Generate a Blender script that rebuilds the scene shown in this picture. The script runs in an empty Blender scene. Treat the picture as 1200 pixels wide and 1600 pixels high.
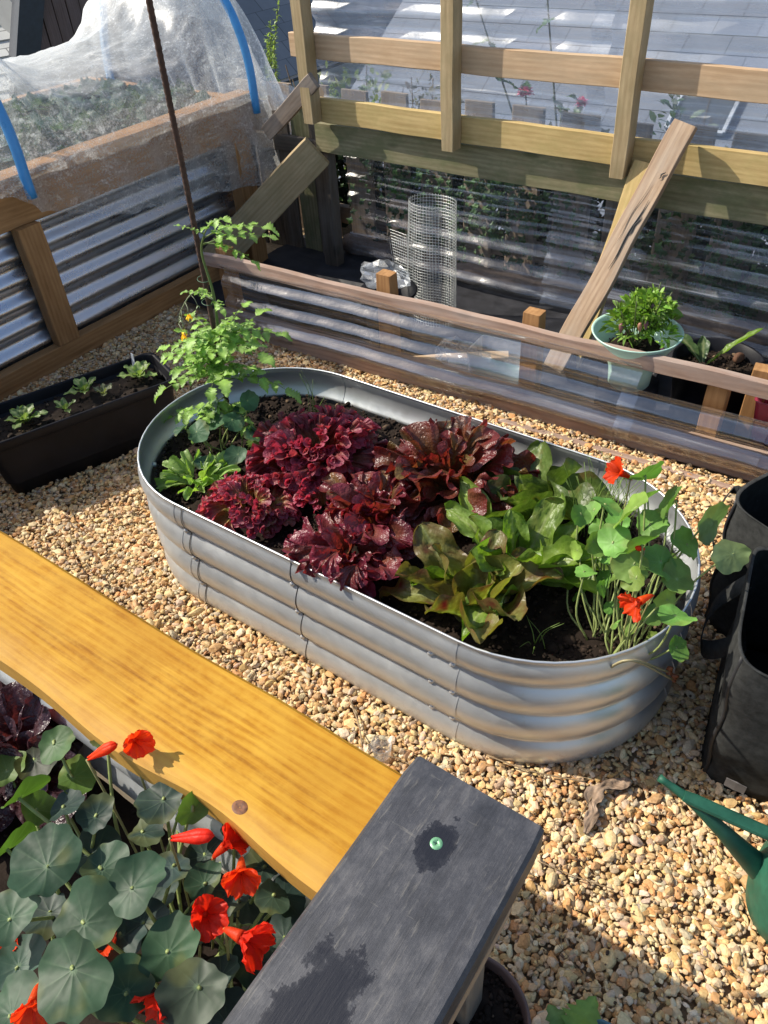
import bpy, math, random
import numpy as np
from mathutils import Vector, Matrix
R = math.radians
SC = bpy.context.scene
COL = SC.collection
rng = np.random.default_rng(7)
random.seed(7)

# ---------------------------------------------------------------- camera, sky, sun, exposure
cd = bpy.data.cameras.new("camera")
cam = bpy.data.objects.new("camera", cd)
COL.objects.link(cam)
cd.sensor_fit = 'VERTICAL'
cd.sensor_height = 36.0
cd.lens = 27.12
cd.clip_start = 0.02
cd.clip_end = 500
cam.matrix_world = Matrix(((0.8184, -0.3408, 0.4627, 0.0),
                           (0.5718, 0.5629, -0.5969, 0.0),
                           (-0.0570, 0.7530, 0.6555, 1.36),
                           (0, 0, 0, 1)))
SC.camera = cam

SUN_DIR = Vector((1.0, 0.36, -1.0)).normalized()      # the way the light travels
w = bpy.data.worlds.new("World")
SC.world = w
w.use_nodes = True
wn = w.node_tree
bg = wn.nodes['Background']
sky = wn.nodes.new('ShaderNodeTexSky')
sky.sky_type = 'NISHITA'
sky.sun_disc = False
sky.sun_elevation = math.asin(-SUN_DIR.z)
sky.sun_rotation = math.atan2(-SUN_DIR.x, -SUN_DIR.y)
sky.air_density = 1.0
sky.dust_density = 1.6
wn.links.new(sky.outputs[0], bg.inputs[0])
bg.inputs[1].default_value = 0.15
sl = bpy.data.lights.new("sun", 'SUN')
sl.energy = 4.7
sl.angle = R(0.5)
sl.color = (1.0, 0.93, 0.80)
so = bpy.data.objects.new("sun", sl)
so.rotation_euler = SUN_DIR.to_track_quat('-Z', 'Y').to_euler()
so.location = (-4, -1.5, 6)
COL.objects.link(so)
SC.view_settings.view_transform = 'Standard'
SC.view_settings.look = 'None'
SC.view_settings.gamma = 1
SC.view_settings.exposure = 0.50
try:
    SC.cycles.max_bounces = 10
    SC.cycles.transparent_max_bounces = 24
    SC.cycles.sample_clamp_indirect = 6
except Exception:
    pass

# ---------------------------------------------------------------- mesh building
class MB:
    """collects vertices, polygons, a colour and a grain coordinate per vertex"""
    def __init__(self):
        self.v, self.f, self.c, self.g, self.n, self.flat = [], [], [], [], 0, False
    def add(self, v, f, c=None, g=None):
        v = np.asarray(v, float).reshape(-1, 3)
        if isinstance(f, np.ndarray):
            self.f.append(f + self.n)
        else:
            self.f.append([[i + self.n for i in q] for q in f])
        self.v.append(v)
        if c is None: c = (.5, .5, .5)
        c = np.asarray(c, float)
        if c.ndim == 1: c = np.tile(c[:3], (len(v), 1))
        self.c.append(c)
        self.g.append(v if g is None else np.asarray(g, float))
        self.n += len(v)
        return self
    def build(self, name, mat, parent=None, smooth=True):
        V = np.concatenate(self.v)
        if parent is not None:
            o = parent
            while o is not None:
                V = V - np.array(o.location)
                o = o.parent
        me = bpy.data.meshes.new(name)
        loops, starts, tot = [], [], 0
        for f in self.f:
            if isinstance(f, np.ndarray):
                k = f.shape[1]
                loops.append(f.reshape(-1))
                starts.append(tot + np.arange(len(f)) * k)
                tot += f.size
            else:
                for q in f:
                    loops.append(np.array(q)); starts.append(np.array([tot])); tot += len(q)
        loops = np.concatenate(loops).astype(np.int32)
        starts = np.concatenate(starts).astype(np.int32)
        me.vertices.add(len(V)); me.vertices.foreach_set('co', V.astype(np.float32).ravel())
        me.loops.add(len(loops)); me.loops.foreach_set('vertex_index', loops)
        me.polygons.add(len(starts)); me.polygons.foreach_set('loop_start', starts)
        me.polygons.foreach_set('use_smooth', np.full(len(starts), smooth and not self.flat))
        C = np.concatenate(self.c)
        a = me.attributes.new('col', 'FLOAT_COLOR', 'POINT')
        a.data.foreach_set('color', np.concatenate([C, np.ones((len(C), 1))], 1).astype(np.float32).ravel())
        a = me.attributes.new('gc', 'FLOAT_VECTOR', 'POINT')
        a.data.foreach_set('vector', np.concatenate(self.g).astype(np.float32).ravel())
        me.update(calc_edges=True)
        me.validate()
        if mat: me.materials.append(mat)
        o = bpy.data.objects.new(name, me)
        COL.objects.link(o)
        if parent is not None: o.parent = parent
        return o

def grid_faces(nu, nv, closed=False):
    """nu rows of nv columns"""
    i, j = np.meshgrid(np.arange(nu - 1), np.arange(nv if closed else nv - 1), indexing='ij')
    j2 = (j + 1) % nv
    return np.stack([i*nv + j, i*nv + j2, (i+1)*nv + j2, (i+1)*nv + j], -1).reshape(-1, 4)

def norm(v):
    v = np.asarray(v, float)
    return v / (np.linalg.norm(v, axis=-1, keepdims=True) + 1e-12)

def tube(mb, pts, rad, n=8, c=None, cap=True):
    P = np.asarray(pts, float)
    m = len(P)
    rad = np.broadcast_to(np.asarray(rad, float), (m,))
    T = norm(np.gradient(P, axis=0))
    up = np.array([0, 0, 1.]) if abs(T[0, 2]) < .9 else np.array([1., 0, 0])
    N = norm(np.cross(T[0], up)); Ns = [N]
    for i in range(1, m):
        N = Ns[-1] - T[i] * (Ns[-1] @ T[i]); Ns.append(norm(N))
    N = np.array(Ns); B = np.cross(T, N)
    a = np.linspace(0, 2*np.pi, n, endpoint=False)
    V = P[:, None] + rad[:, None, None] * (N[:, None]*np.cos(a)[None, :, None] + B[:, None]*np.sin(a)[None, :, None])
    s = np.concatenate([[0], np.cumsum(np.linalg.norm(np.diff(P, axis=0), axis=1))])
    G = np.stack([np.repeat(s, n), np.tile(np.cos(a), m)*.02, np.tile(np.sin(a), m)*.02], 1)
    mb.add(V.reshape(-1, 3), grid_faces(m, n, True), c if not (isinstance(c, np.ndarray) and c.ndim == 2) else np.repeat(c, n, 0), G)
    if cap:
        mb.f.append([[mb.n - m*n + k for k in range(n)][::-1], [mb.n - n + k for k in range(n)]])
    return mb

def spline(pts, m=16):
    P = np.asarray(pts, float)
    Q = np.concatenate([[2*P[0]-P[1]], P, [2*P[-1]-P[-2]]])
    out = []
    seg = len(P) - 1
    for t in np.linspace(0, seg, m):
        i = min(int(t), seg - 1); u = t - i
        a, b, c, d = Q[i:i+4]
        out.append(.5*((2*b) + (c-a)*u + (2*a-5*b+4*c-d)*u*u + (3*b-a-3*c+d)*u**3))
    return np.array(out)

_seed = [0]
def board(mb, p0, p1, wid, thk, wdir=(0, 0, 1), bev=.002, n=None, warp=.0008, live=None, c=None):
    """a sawn board: centre line p0-p1, width along wdir, thickness across; rounded arrises"""
    mb.flat = True
    p0 = np.array(p0, float); p1 = np.array(p1, float)
    L = np.linalg.norm(p1 - p0); T = (p1 - p0)/L
    W = np.array(wdir, float); W = norm(W - T*(W @ T)); D = np.cross(T, W)
    n = n or max(3, int(L/.05))
    b = bev
    cs = []
    hw, ht = wid/2, thk/2
    for (a, d) in ((hw-b, -ht), (hw, -ht+b), (hw, ht-b), (hw-b, ht), (-hw+b, ht), (-hw, ht-b), (-hw, -ht+b), (-hw+b, -ht)):
        cs.append((a, d))
    cs = np.array(cs)
    s = np.linspace(0, L, n)
    ph = rng.uniform(0, 6, 4)
    V, G = [], []
    _seed[0] += 1
    off = np.array([_seed[0]*7.31 % 50, _seed[0]*3.7 % 20, _seed[0]*1.9 % 20])
    for i, si in enumerate(s):
        dx = warp*np.sin(si*9+ph[0]) + warp*.6*np.sin(si*23+ph[1])
        dy = warp*np.sin(si*7+ph[2]) + warp*.6*np.sin(si*19+ph[3])
        e = .0015 if i in (0, n-1) else 0
        for k, (a, d) in enumerate(cs):
            aa = a + dx; dd = d + dy
            if live is not None: aa = aa + live(si/L, a/hw)
            aa -= np.sign(a)*e; dd -= np.sign(d)*e
            V.append(p0 + T*si + W*aa + D*dd)
            G.append(off + np.array([si, aa, dd]))
    mb.add(V, grid_faces(n, 8, True), c, G)
    for idx, flip in ((0, True), (n-1, False)):
        q = [mb.n - n*8 + idx*8 + k for k in range(8)]
        mb.f.append([q[::-1] if not flip else q][:1])
    return mb

def lathe(mb, prof, centre, n=40, c=None, shape=None, rot=0, caps=False):
    """prof: (r, z) list; shape(angle) scales r"""
    a = np.linspace(0, 2*np.pi, n, endpoint=False)
    sc = np.ones(n) if shape is None else shape(a)
    P = np.array(prof, float)
    V = np.stack([centre[0] + P[:, :1]*sc*np.cos(a+rot), centre[1] + P[:, :1]*sc*np.sin(a+rot), centre[2] + P[:, 1:2] + 0*a], -1)
    m = len(P)
    mb.add(V.reshape(-1, 3), grid_faces(m, n, True), c)
    if caps: mb.f.append([[mb.n - n + k for k in range(n)]])
    return mb

# icospheres
def ico(sub):
    t = (1 + 5**.5)/2
    v = [(-1, t, 0), (1, t, 0), (-1, -t, 0), (1, -t, 0), (0, -1, t), (0, 1, t), (0, -1, -t), (0, 1, -t), (t, 0, -1), (t, 0, 1), (-t, 0, -1), (-t, 0, 1)]
    f = [(0, 11, 5), (0, 5, 1), (0, 1, 7), (0, 7, 10), (0, 10, 11), (1, 5, 9), (5, 11, 4), (11, 10, 2), (10, 7, 6), (7, 1, 8), (3, 9, 4), (3, 4, 2), (3, 2, 6), (3, 6, 8), (3, 8, 9), (4, 9, 5), (2, 4, 11), (6, 2, 10), (8, 6, 7), (9, 8, 1)]
    v = [tuple(norm(x)) for x in v]
    for _ in range(sub):
        mid = {}; nf = []
        def m(a, b):
            k = (min(a, b), max(a, b))
            if k not in mid:
                v.append(tuple(norm((np.array(v[a]) + np.array(v[b]))/2))); mid[k] = len(v)-1
            return mid[k]
        for a, b, c in f:
            ab, bc, ca = m(a, b), m(b, c), m(c, a)
            nf += [(a, ab, ca), (b, bc, ab), (c, ca, bc), (ab, bc, ca)]
        f = nf
    return np.array(v), np.array(f)
ICO = [ico(0), ico(1), ico(2)]

def rand_rot(n, r=rng):
    q = norm(r.normal(size=(n, 4)))
    a, b, c, d = q.T
    return np.stack([np.stack([1-2*(c*c+d*d), 2*(b*c-d*a), 2*(b*d+c*a)], -1),
                     np.stack([2*(b*c+d*a), 1-2*(b*b+d*d), 2*(c*d-b*a)], -1),
                     np.stack([2*(b*d-c*a), 2*(c*d+b*a), 1-2*(b*b+c*c)], -1)], 1)

def pebbles(mb, P, size, cols, sub, flat=.6, r=rng, tilt=.35, chip=.16):
    """one angular pebble per point"""
    V0, F0 = ICO[sub]
    n, k = len(P), len(V0)
    # direction-dependent lumps
    ax = norm(r.normal(size=(n, 8, 3)))
    V = np.tile(V0, (n, 1, 1))
    d = np.einsum('nkj,naj->nka', V, ax)
    cut = r.uniform(.50, .95, (n, 1, 8))
    lump = np.minimum(1, np.where(d > .05, cut/np.maximum(d, .05), 9).min(-1)) + r.normal(scale=chip*.12, size=(n, k))
    lump = lump*1.15
    V = V*lump[..., None]
    sc = np.stack([r.uniform(.75, 1.35, n), r.uniform(.55, 1.0, n), r.uniform(flat*.6, flat*1.2, n)], -1)
    V = V*sc[:, None]*size[:, None, None]
    yaw = r.uniform(0, 6.283, n); ca, sa = np.cos(yaw), np.sin(yaw)
    z0 = 0*ca
    Rz = np.stack([np.stack([ca, -sa, z0], -1), np.stack([sa, ca, z0], -1), np.stack([z0, z0, z0+1], -1)], 1)
    tx = r.normal(scale=tilt, size=n); cx, sx = np.cos(tx), np.sin(tx)
    Rx = np.stack([np.stack([z0+1, z0, z0], -1), np.stack([z0, cx, -sx], -1), np.stack([z0, sx, cx], -1)], 1)
    V = np.einsum('nij,nkj->nki', Rz @ Rx, V) + P[:, None]
    F = (F0[None] + (np.arange(n)*k)[:, None, None]).reshape(-1, 3)
    mb.add(V.reshape(-1, 3), F, np.repeat(cols, k, 0))

def thing(name, label, cat, loc=(0, 0, 0), group=None):
    o = bpy.data.objects.new(name, None)
    o.empty_display_size = .05
    COL.objects.link(o); o.location = loc
    return tag(o, label, cat, group)
def tag(o, label=None, cat=None, group=None, kind=None):
    if label: o['label'] = label
    if cat: o['category'] = cat
    if group: o['group'] = group
    if kind: o['kind'] = kind
    return o

def vnoise(P, scale, seed=0, octaves=3):
    """smooth value noise, numpy, for displacements"""
    P = np.asarray(P, float)*scale + seed*17.13
    out = np.zeros(len(P)); amp = 1; tot = 0
    for o in range(octaves):
        i = np.floor(P).astype(np.int64); f = P - i; f = f*f*(3-2*f)
        acc = 0
        for dx in (0, 1):
            for dy in (0, 1):
                for dz in (0, 1):
                    h = (i[:, 0]+dx)*374761393 + (i[:, 1]+dy)*668265263 + (i[:, 2]+dz)*2147483647 + seed*1013
                    h = (h ^ (h >> 13))*1274126177; h = h ^ (h >> 16)
                    val = (h & 0xffff)/65535.0
                    acc = acc + val*(f[:, 0] if dx else 1-f[:, 0])*(f[:, 1] if dy else 1-f[:, 1])*(f[:, 2] if dz else 1-f[:, 2])
        out += amp*acc; tot += amp; amp *= .5; P = P*2.03 + 5.1
    return out/tot*2 - 1

# ---------------------------------------------------------------- materials
class NT:
    def __init__(self, name):
        self.m = bpy.data.materials.new(name); self.m.use_nodes = True
        self.t = self.m.node_tree; self.b = self.t.nodes['Principled BSDF']; self.out = self.t.nodes['Material Output']
    def n(self, typ, **kw):
        x = self.t.nodes.new(typ)
        for k, v in kw.items(): setattr(x, k, v)
        return x
    def l(self, a, b): self.t.links.new(a, b)
    def attr(self, name): return self.n('ShaderNodeAttribute', attribute_name=name)
    def noise(self, vec, scale, detail=4, rough=.6, dist=0):
        x = self.n('ShaderNodeTexNoise'); x.inputs['Scale'].default_value = scale
        x.inputs['Detail'].default_value = detail; x.inputs['Roughness'].default_value = rough; x.inputs['Distortion'].default_value = dist
        if vec is not None: self.l(vec, x.inputs['Vector'])
        return x.outputs[0]
    def ramp(self, fac, stops):
        x = self.n('ShaderNodeValToRGB'); cr = x.color_ramp
        while len(cr.elements) < len(stops): cr.elements.new(.5)
        for e, (p, c) in zip(cr.elements, stops):
            e.position = p; e.color = (*c, 1) if not isinstance(c, (int, float)) else (c, c, c, 1)
        self.l(fac, x.inputs[0]); return x.outputs[0]
    def mix(self, fac, a, b, mode='MIX'):
        x = self.n('ShaderNodeMix', data_type='RGBA', blend_type=mode)
        for s, v in ((x.inputs[0], fac), (x.inputs[6], a), (x.inputs[7], b)):
            if isinstance(v, (int, float)): s.default_value = v
            elif isinstance(v, tuple): s.default_value = (*v, 1)
            else: self.l(v, s)
        return x.outputs[2]
    def math(self, op, a, b=0.0):
        x = self.n('ShaderNodeMath', operation=op)
        for s, v in ((x.inputs[0], a), (x.inputs[1], b)):
            if isinstance(v, (int, float)): s.default_value = v
            else: self.l(v, s)
        return x.outputs[0]
    def mapping(self, vec, scale):
        x = self.n('ShaderNodeMapping'); x.inputs['Scale'].default_value = scale; self.l(vec, x.inputs[0]); return x.outputs[0]
    def bump(self, h, strength=.3, dist=.002):
        x = self.n('ShaderNodeBump'); x.inputs['Strength'].default_value = strength; x.inputs['Distance'].default_value = dist
        self.l(h, x.inputs['Height']); self.l(x.outputs[0], self.b.inputs['Normal']); return x.outputs[0]
    def base(self, c):
        if isinstance(c, tuple): self.b.inputs['Base Color'].default_value = (*c, 1)
        else: self.l(c, self.b.inputs['Base Color'])
    def set(self, **kw):
        for k, v in kw.items():
            s = self.b.inputs[k.replace('_', ' ')]
            if isinstance(v, (int, float)): s.default_value = v
            else: self.l(v, s)

def wood(name, dark, light, grey=None, greyfac=0, stain=None, stainfac=0, rough=.75, rings=1.0, bump=.35, spec=.3):
    t = NT(name); gc = t.attr('gc').outputs['Vector']
    st = t.mapping(gc, (1.1, 15, 15))
    n1 = t.noise(st, 2.0, 6, .68, 1.0)
    wv = t.n('ShaderNodeTexWave', bands_direction='Y'); wv.inputs['Scale'].default_value = 9*rings
    wv.inputs['Distortion'].default_value = 8; wv.inputs['Detail'].default_value = 3; wv.inputs['Detail Scale'].default_value = .6
    t.l(t.mapping(gc, (.35, 2.2, 2.2)), wv.inputs['Vector'])
    f = t.mix(.14, n1, wv.outputs[1])
    fine = t.noise(t.mapping(gc, (8, 220, 220)), 1.5, 3)
    f = t.mix(.20, f, fine)
    col = t.ramp(f, [(.28, dark), (.66, light)])
    blot = t.noise(t.mapping(gc, (1, 2.5, 2.5)), 6, 5, .7)
    col = t.mix(t.ramp(blot, [(.38, .5), (.6, 0.0)]), col, (.72, .68, .60), 'MULTIPLY')
    # knots: voronoi cells, few and small
    vo = t.n('ShaderNodeTexVoronoi'); vo.inputs['Scale'].default_value = 1
    t.l(t.mapping(gc, (3.2, 9, 5)), vo.inputs['Vector'])
    kn = t.ramp(vo.outputs['Distance'], [(.05, 1.0), (.12, 0.0)])
    col = t.mix(t.math('MULTIPLY', kn, .75), col, tuple(x*.35 for x in dark))
    if grey:
        g = t.ramp(t.noise(t.mapping(gc, (2.5, 9, 9)), 2.0, 5), [(.42, 0.0), (.62, 1.0)])
        col = t.mix(t.math('MULTIPLY', g, greyfac), col, grey)
    if stain:
        g = t.ramp(t.noise(t.mapping(gc, (3, 6, 6)), 3.0, 6, .7), [(.45, 0.0), (.6, 1.0)])
        col = t.mix(t.math('MULTIPLY', g, stainfac), col, stain)
    t.base(col); t.set(Roughness=rough, Specular_IOR_Level=spec)
    t.bump(t.mix(.5, f, fine), bump, .0015)
    return t.m

def leafmat(name, rough=.45, trans=.35, bumps=0.25, bscale=140, spec=.5, tint=(1.15, 1.25, .6)):
    t = NT(name); c = t.attr('col').outputs['Color']
    n = t.noise(t.n('ShaderNodeTexCoord').outputs['Object'], 90, 3)
    c2 = t.mix(t.ramp(n, [(.3, 0.0), (.7, .45)]), c, (.5, .5, .45), 'MULTIPLY')
    t.base(c2); t.set(Roughness=rough, Specular_IOR_Level=spec)
    tc = t.n('ShaderNodeTexCoord').outputs['Object']
    bn = t.bump(t.noise(tc, bscale, 2, .5), bumps, .004)
    tr = t.n('ShaderNodeBsdfTranslucent'); t.l(t.mix(1.0, c, tint, 'MULTIPLY'), tr.inputs[0])
    t.l(bn, tr.inputs['Normal'])
    mx = t.n('ShaderNodeMixShader'); mx.inputs[0].default_value = trans
    t.l(t.b.outputs[0], mx.inputs[1]); t.l(tr.outputs[0], mx.inputs[2]); t.l(mx.outputs[0], t.out.inputs[0])
    return t.m

def plain(name, col, rough=.5, metal=0, spec=.5, var=.25, scale=30, bump=0.1, bs=200, **kw):
    t = NT(name); tc = t.n('ShaderNodeTexCoord').outputs['Object']
    n = t.noise(tc, scale, 5, .65)
    t.base(t.mix(t.ramp(n, [(.35, 0.0), (.7, 1.0)]), tuple(x*(1-var) for x in col), tuple(min(1, x*(1+var)) for x in col)))
    t.set(Roughness=t.ramp(n, [(.3, max(0, rough-.1)), (.7, min(1, rough+.1))]), Metallic=metal, Specular_IOR_Level=spec)
    t.bump(t.noise(tc, bs, 3), bump, .001)
    for k, v in kw.items(): t.set(**{k: v})
    return t.m

def attrcol(name, rough=.7, spec=.3, bump=.3, bs=300, var=.35, vs=180):
    t = NT(name); c = t.attr('col').outputs['Color']; tc = t.n('ShaderNodeTexCoord').outputs['Object']
    n = t.noise(tc, vs, 4, .7)
    t.base(t.mix(t.ramp(n, [(.3, var), (.65, 0.0)]), c, tuple([.45, .36, .28]), 'MULTIPLY'))
    t.set(Roughness=rough, Specular_IOR_Level=spec); t.bump(t.noise(tc, bs, 3), bump, .001)
    return t.m

def clear_sheet(name, film=.03, glint_streak=.5, rough=.15, axis=(1.2, 60, 60), spec=1.0):
    """weathered clear plastic: see-through, glossy, thin dusty film with painted sun-glint streaks"""
    t = NT(name); tc = t.n('ShaderNodeTexCoord').outputs['Object']
    t.t.nodes.remove(t.b)
    tr = t.n('ShaderNodeBsdfTransparent'); tr.inputs[0].default_value = (.94, .96, .98, 1)
    gl = t.n('ShaderNodeBsdfGlossy'); gl.inputs['Roughness'].default_value = rough; gl.inputs[0].default_value = (1, 1, 1, 1)
    df = t.n('ShaderNodeBsdfDiffuse'); df.inputs[0].default_value = (.72, .76, .82, 1)
    tl = t.n('ShaderNodeBsdfTranslucent'); tl.inputs[0].default_value = (.72, .76, .82, 1)
    ad = t.n('ShaderNodeMixShader'); ad.inputs[0].default_value = .5
    t.l(df.outputs[0], ad.inputs[1]); t.l(tl.outputs[0], ad.inputs[2])
    lw = t.n('ShaderNodeLayerWeight'); lw.inputs[0].default_value = .30
    n = t.noise(t.mapping(tc, axis), 1.0, 5, .6, .3); n2 = t.noise(tc, 5, 3)
    sp = t.noise(tc, 260, 2)
    dust_and_glints = t.math('ADD', t.math('MULTIPLY', t.ramp(n, [(.50, film), (.60, film+glint_streak*.35), (.72, film+glint_streak)]), t.ramp(n2, [(.35, .35), (.65, 1.0)])), t.ramp(sp, [(.70, 0.0), (.78, .25)]))  # dusty film and specks; the pale streaks paint sun glints into it
    m1 = t.n('ShaderNodeMixShader'); t.l(dust_and_glints, m1.inputs[0]); t.l(tr.outputs[0], m1.inputs[1]); t.l(ad.outputs[0], m1.inputs[2])
    m2 = t.n('ShaderNodeMixShader')
    t.l(t.math('MULTIPLY', t.math('ADD', t.math('MULTIPLY', lw.outputs['Fresnel'], .8), .05), spec), m2.inputs[0])
    t.l(m1.outputs[0], m2.inputs[1]); t.l(gl.outputs[0], m2.inputs[2])
    bp = t.n('ShaderNodeBump'); bp.inputs['Strength'].default_value = .28; bp.inputs['Distance'].default_value = .01
    t.l(t.noise(t.mapping(tc, (9, 14, 14)), 1.0, 4), bp.inputs['Height']); t.l(bp.outputs[0], gl.inputs['Normal'])
    t.l(m2.outputs[0], t.out.inputs[0])
    return t.m

M = {}
M['leaf'] = leafmat('leaf_matt', .5, .38)
M['leafwax'] = leafmat('leaf_waxy', .50, .28, .35, 45, .28, (1.1, 1.3, .5))
M['redleaf'] = leafmat('leaf_red_glossy', .30, .34, .9, 150, .5, (1.8, .7, .55))
M['frill'] = leafmat('leaf_red_frilly', .42, .36, .6, 220, .4, (1.8, .6, .7))
M['greenleaf'] = leafmat('leaf_green_glossy', .40, .40, .7, 70, .4, (1.15, 1.35, .4))
M['petal'] = leafmat('petal', .5, .45, .25, 180, .3, (1.3, .9, .6))
M['stem'] = leafmat('stem', .5, .15, .2, 100)
M['w_orange'] = wood('wood_orange_treated', (.24, .115, .04), (.44, .24, .10), rough=.7)
M['w_pink'] = wood('wood_pinkish_sawn', (.40, .26, .15), (.62, .44, .28), grey=(.38, .30, .2), greyfac=.4)
M['w_yellow'] = wood('wood_yellow_sawn', (.38, .26, .10), (.62, .46, .21), stain=(.34, .28, .10), stainfac=.35)
M['w_post'] = wood('wood_greenish_post', (.27, .195, .10), (.47, .36, .21), stain=(.24, .20, .10), stainfac=.4)
M['w_moss'] = wood('wood_mossy_beam', (.14, .125, .065), (.30, .27, .16), stain=(.12, .135, .06), stainfac=.6)
M['w_cf'] = wood('wood_red_brown', (.22, .135, .10), (.42, .29, .22), grey=(.36, .30, .26), greyfac=.5)
M['w_grey'] = wood('wood_weathered_grey', (.10, .075, .06), (.27, .21, .165), grey=(.3, .27, .24), greyfac=.5, bump=.7)
M['w_tan'] = wood('wood_weathered_tan', (.21, .13, .08), (.47, .34, .23), grey=(.36, .3, .24), greyfac=.5, bump=.8)
M['w_dark'] = wood('wood_dark_fence', (.055, .042, .03), (.13, .10, .075), grey=(.16, .14, .12), greyfac=.5)
M['w_picket'] = wood('wood_picket', (.17, .125, .09), (.34, .26, .19), grey=(.30, .26, .22), greyfac=.6)
M['w_end'] = wood('wood_pale_side', (.2, .14, .09), (.42, .32, .22), grey=(.1, .1, .1), greyfac=.5)

def sleeper_mat():
    t = NT('wood_golden_varnish'); gc = t.attr('gc').outputs['Vector']
    n1 = t.noise(t.mapping(gc, (1.0, 13, 13)), 2.4, 7, .66, 1.2)
    wv = t.n('ShaderNodeTexWave', bands_direction='Y'); wv.inputs['Scale'].default_value = 15
    wv.inputs['Distortion'].default_value = 9; wv.inputs['Detail'].default_value = 3; wv.inputs['Detail Scale'].default_value = .5
    t.l(t.mapping(gc, (.45, 2.0, 2.0)), wv.inputs['Vector'])
    f = t.mix(.20, n1, wv.outputs[1])
    fine = t.noise(t.mapping(gc, (7, 190, 190)), 1.5, 4)
    f = t.mix(.36, f, fine)
    col = t.ramp(f, [(.30, (.19, .066, .005)), (.48, (.38, .172, .012)), (.66, (.50, .27, .026))])
    bl = t.ramp(t.noise(t.mapping(gc, (1, 1.3, 1)), 26, 6, .72), [(.40, 0.0), (.60, 1.0)])
    big = t.ramp(t.noise(gc, 5, 3), [(.4, 0.0), (.65, 1.0)])
    col = t.mix(t.math('MULTIPLY', bl, .42), col, (.56, .33, .045))
    col = t.mix(t.math('MULTIPLY', big, .4), col, (.29, .125, .010))
    # pale sapwood along the near edge
    sx = t.n('ShaderNodeSeparateXYZ'); t.l(gc, sx.inputs[0])
    e = t.math('ADD', t.math('SUBTRACT', sx.outputs[1], SLEEPER_GC), t.math('MULTIPLY', t.math('SUBTRACT', t.noise(t.mapping(gc, (6, 6, 6)), 1.5, 3), .5), .05))
    col = t.mix(t.ramp(t.math('ADD', t.math('MULTIPLY', e, -8.0), 0.0), [(.28, 0.0), (.62, .55)]), col, (.56, .34, .11))
    t.base(col); t.set(Roughness=t.ramp(bl, [(0, .62), (1, .46)]), Specular_IOR_Level=.14)
    t.bump(t.mix(.5, f, fine), .45, .0012)
    return t.m


def black_mat():
    t = NT('black_painted_timber'); gc = t.attr('gc').outputs['Vector']
    n = t.noise(t.mapping(gc, (1, 1.4, 1)), 16, 9, .8, .1)
    sc = t.noise(t.mapping(gc, (14, 120, 40)), 1.5, 6, .75, .1)
    col = t.ramp(n, [(.34, (.020, .021, .025)), (.5, (.040, .041, .047)), (.66, (.085, .083, .086))])
    col = t.mix(t.ramp(sc, [(.57, 0.0), (.70, .6)]), col, (.19, .175, .15))
    col = t.mix(t.ramp(t.noise(t.mapping(gc, (90, 14, 14)), 1.2, 3), [(.66, 0.0), (.76, .35)]), col, (.28, .26, .22))
    col = t.mix(t.ramp(t.noise(t.mapping(gc, (2, 95, 95)), 1.3, 5, .7, .3), [(.52, 0.0), (.68, .45)]), col, (.012, .012, .014))
    # two damp, still-black patches
    def patch(cx, cy, sx, sy):
        s = t.n('ShaderNodeSeparateXYZ'); t.l(gc, s.inputs[0])
        nz = t.noise(t.mapping(gc, (1, 1, 0)), 28, 6, .7)
        dx = t.math('DIVIDE', t.math('SUBTRACT', s.outputs[0], cx), sx); dy = t.math('DIVIDE', t.math('SUBTRACT', s.outputs[1], cy), sy)
        d = t.math('ADD', t.math('SQRT', t.math('ADD', t.math('MULTIPLY', dx, dx), t.math('MULTIPLY', dy, dy))), t.math('MULTIPLY', t.math('SUBTRACT', nz, .5), 2.6))
        return t.ramp(d, [(.70, 1.0), (.95, .75), (1.06, 0.0)])
    o = SCREW_GC
    p = t.math('MAXIMUM', patch(o[0]-.002, o[1], .030, .017), patch(o[0]+.175, o[1]-.012, .060, .034))
    col = t.mix(p, col, (.012, .012, .015))
    t.base(col); t.set(Roughness=t.mix(p, (.5, .5, .5), (.3, .3, .3)), Specular_IOR_Level=.5)
    t.bump(t.mix(.5, t.noise(t.mapping(gc, (1.5, 70, 70)), 1.5, 5, .7, .4), sc), .6, .0012)
    return t.m

def zinc(name, tint=(.65, .67, .68), rough=.38, metal=.72, bump=.04):
    t = NT(name); tc = t.n('ShaderNodeTexCoord').outputs['Object']
    n = t.noise(t.mapping(tc, (1, 1, 2.5)), 7, 5, .6)
    v = t.n('ShaderNodeTexVoronoi'); v.inputs['Scale'].default_value = 55; t.l(tc, v.inputs['Vector'])
    f = t.mix(.18, n, v.outputs['Color'])
    col = t.mix(t.ramp(f, [(.3, 0.0), (.7, 1.0)]), tuple(x*.88 for x in tint), tint)
    sp = t.ramp(t.noise(tc, 45, 4, .7), [(.62, 0.0), (.74, .35)])
    col = t.mix(sp, col, (.5, .46, .4))
    sz = t.n('ShaderNodeSeparateXYZ'); t.l(tc, sz.inputs[0])
    dz = t.math('ADD', t.math('MULTIPLY', sz.outputs[2], -14.0), t.math('MULTIPLY', t.noise(tc, 38, 5, .75), 1.5))
    dirt = t.ramp(dz, [(.28, 0.0), (.75, .7)])
    col = t.mix(dirt, col, (.30, .22, .14))
    t.base(col); t.set(Metallic=t.ramp(dirt, [(0, metal), (1, .1)]), Roughness=t.ramp(f, [(.3, rough-.07), (.7, rough+.12)]))
    t.bump(t.noise(t.mapping(tc, (1, 1, .6)), 9, 2), bump, .01)
    return t.m
M['zinc'] = zinc('galvanised_steel')
M['iron'] = zinc('corrugated_iron', (.60, .64, .70), .28, .95, .1)
M['bolt'] = plain('bolt_steel', (.55, .56, .57), .4, .5, var=.1)
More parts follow.
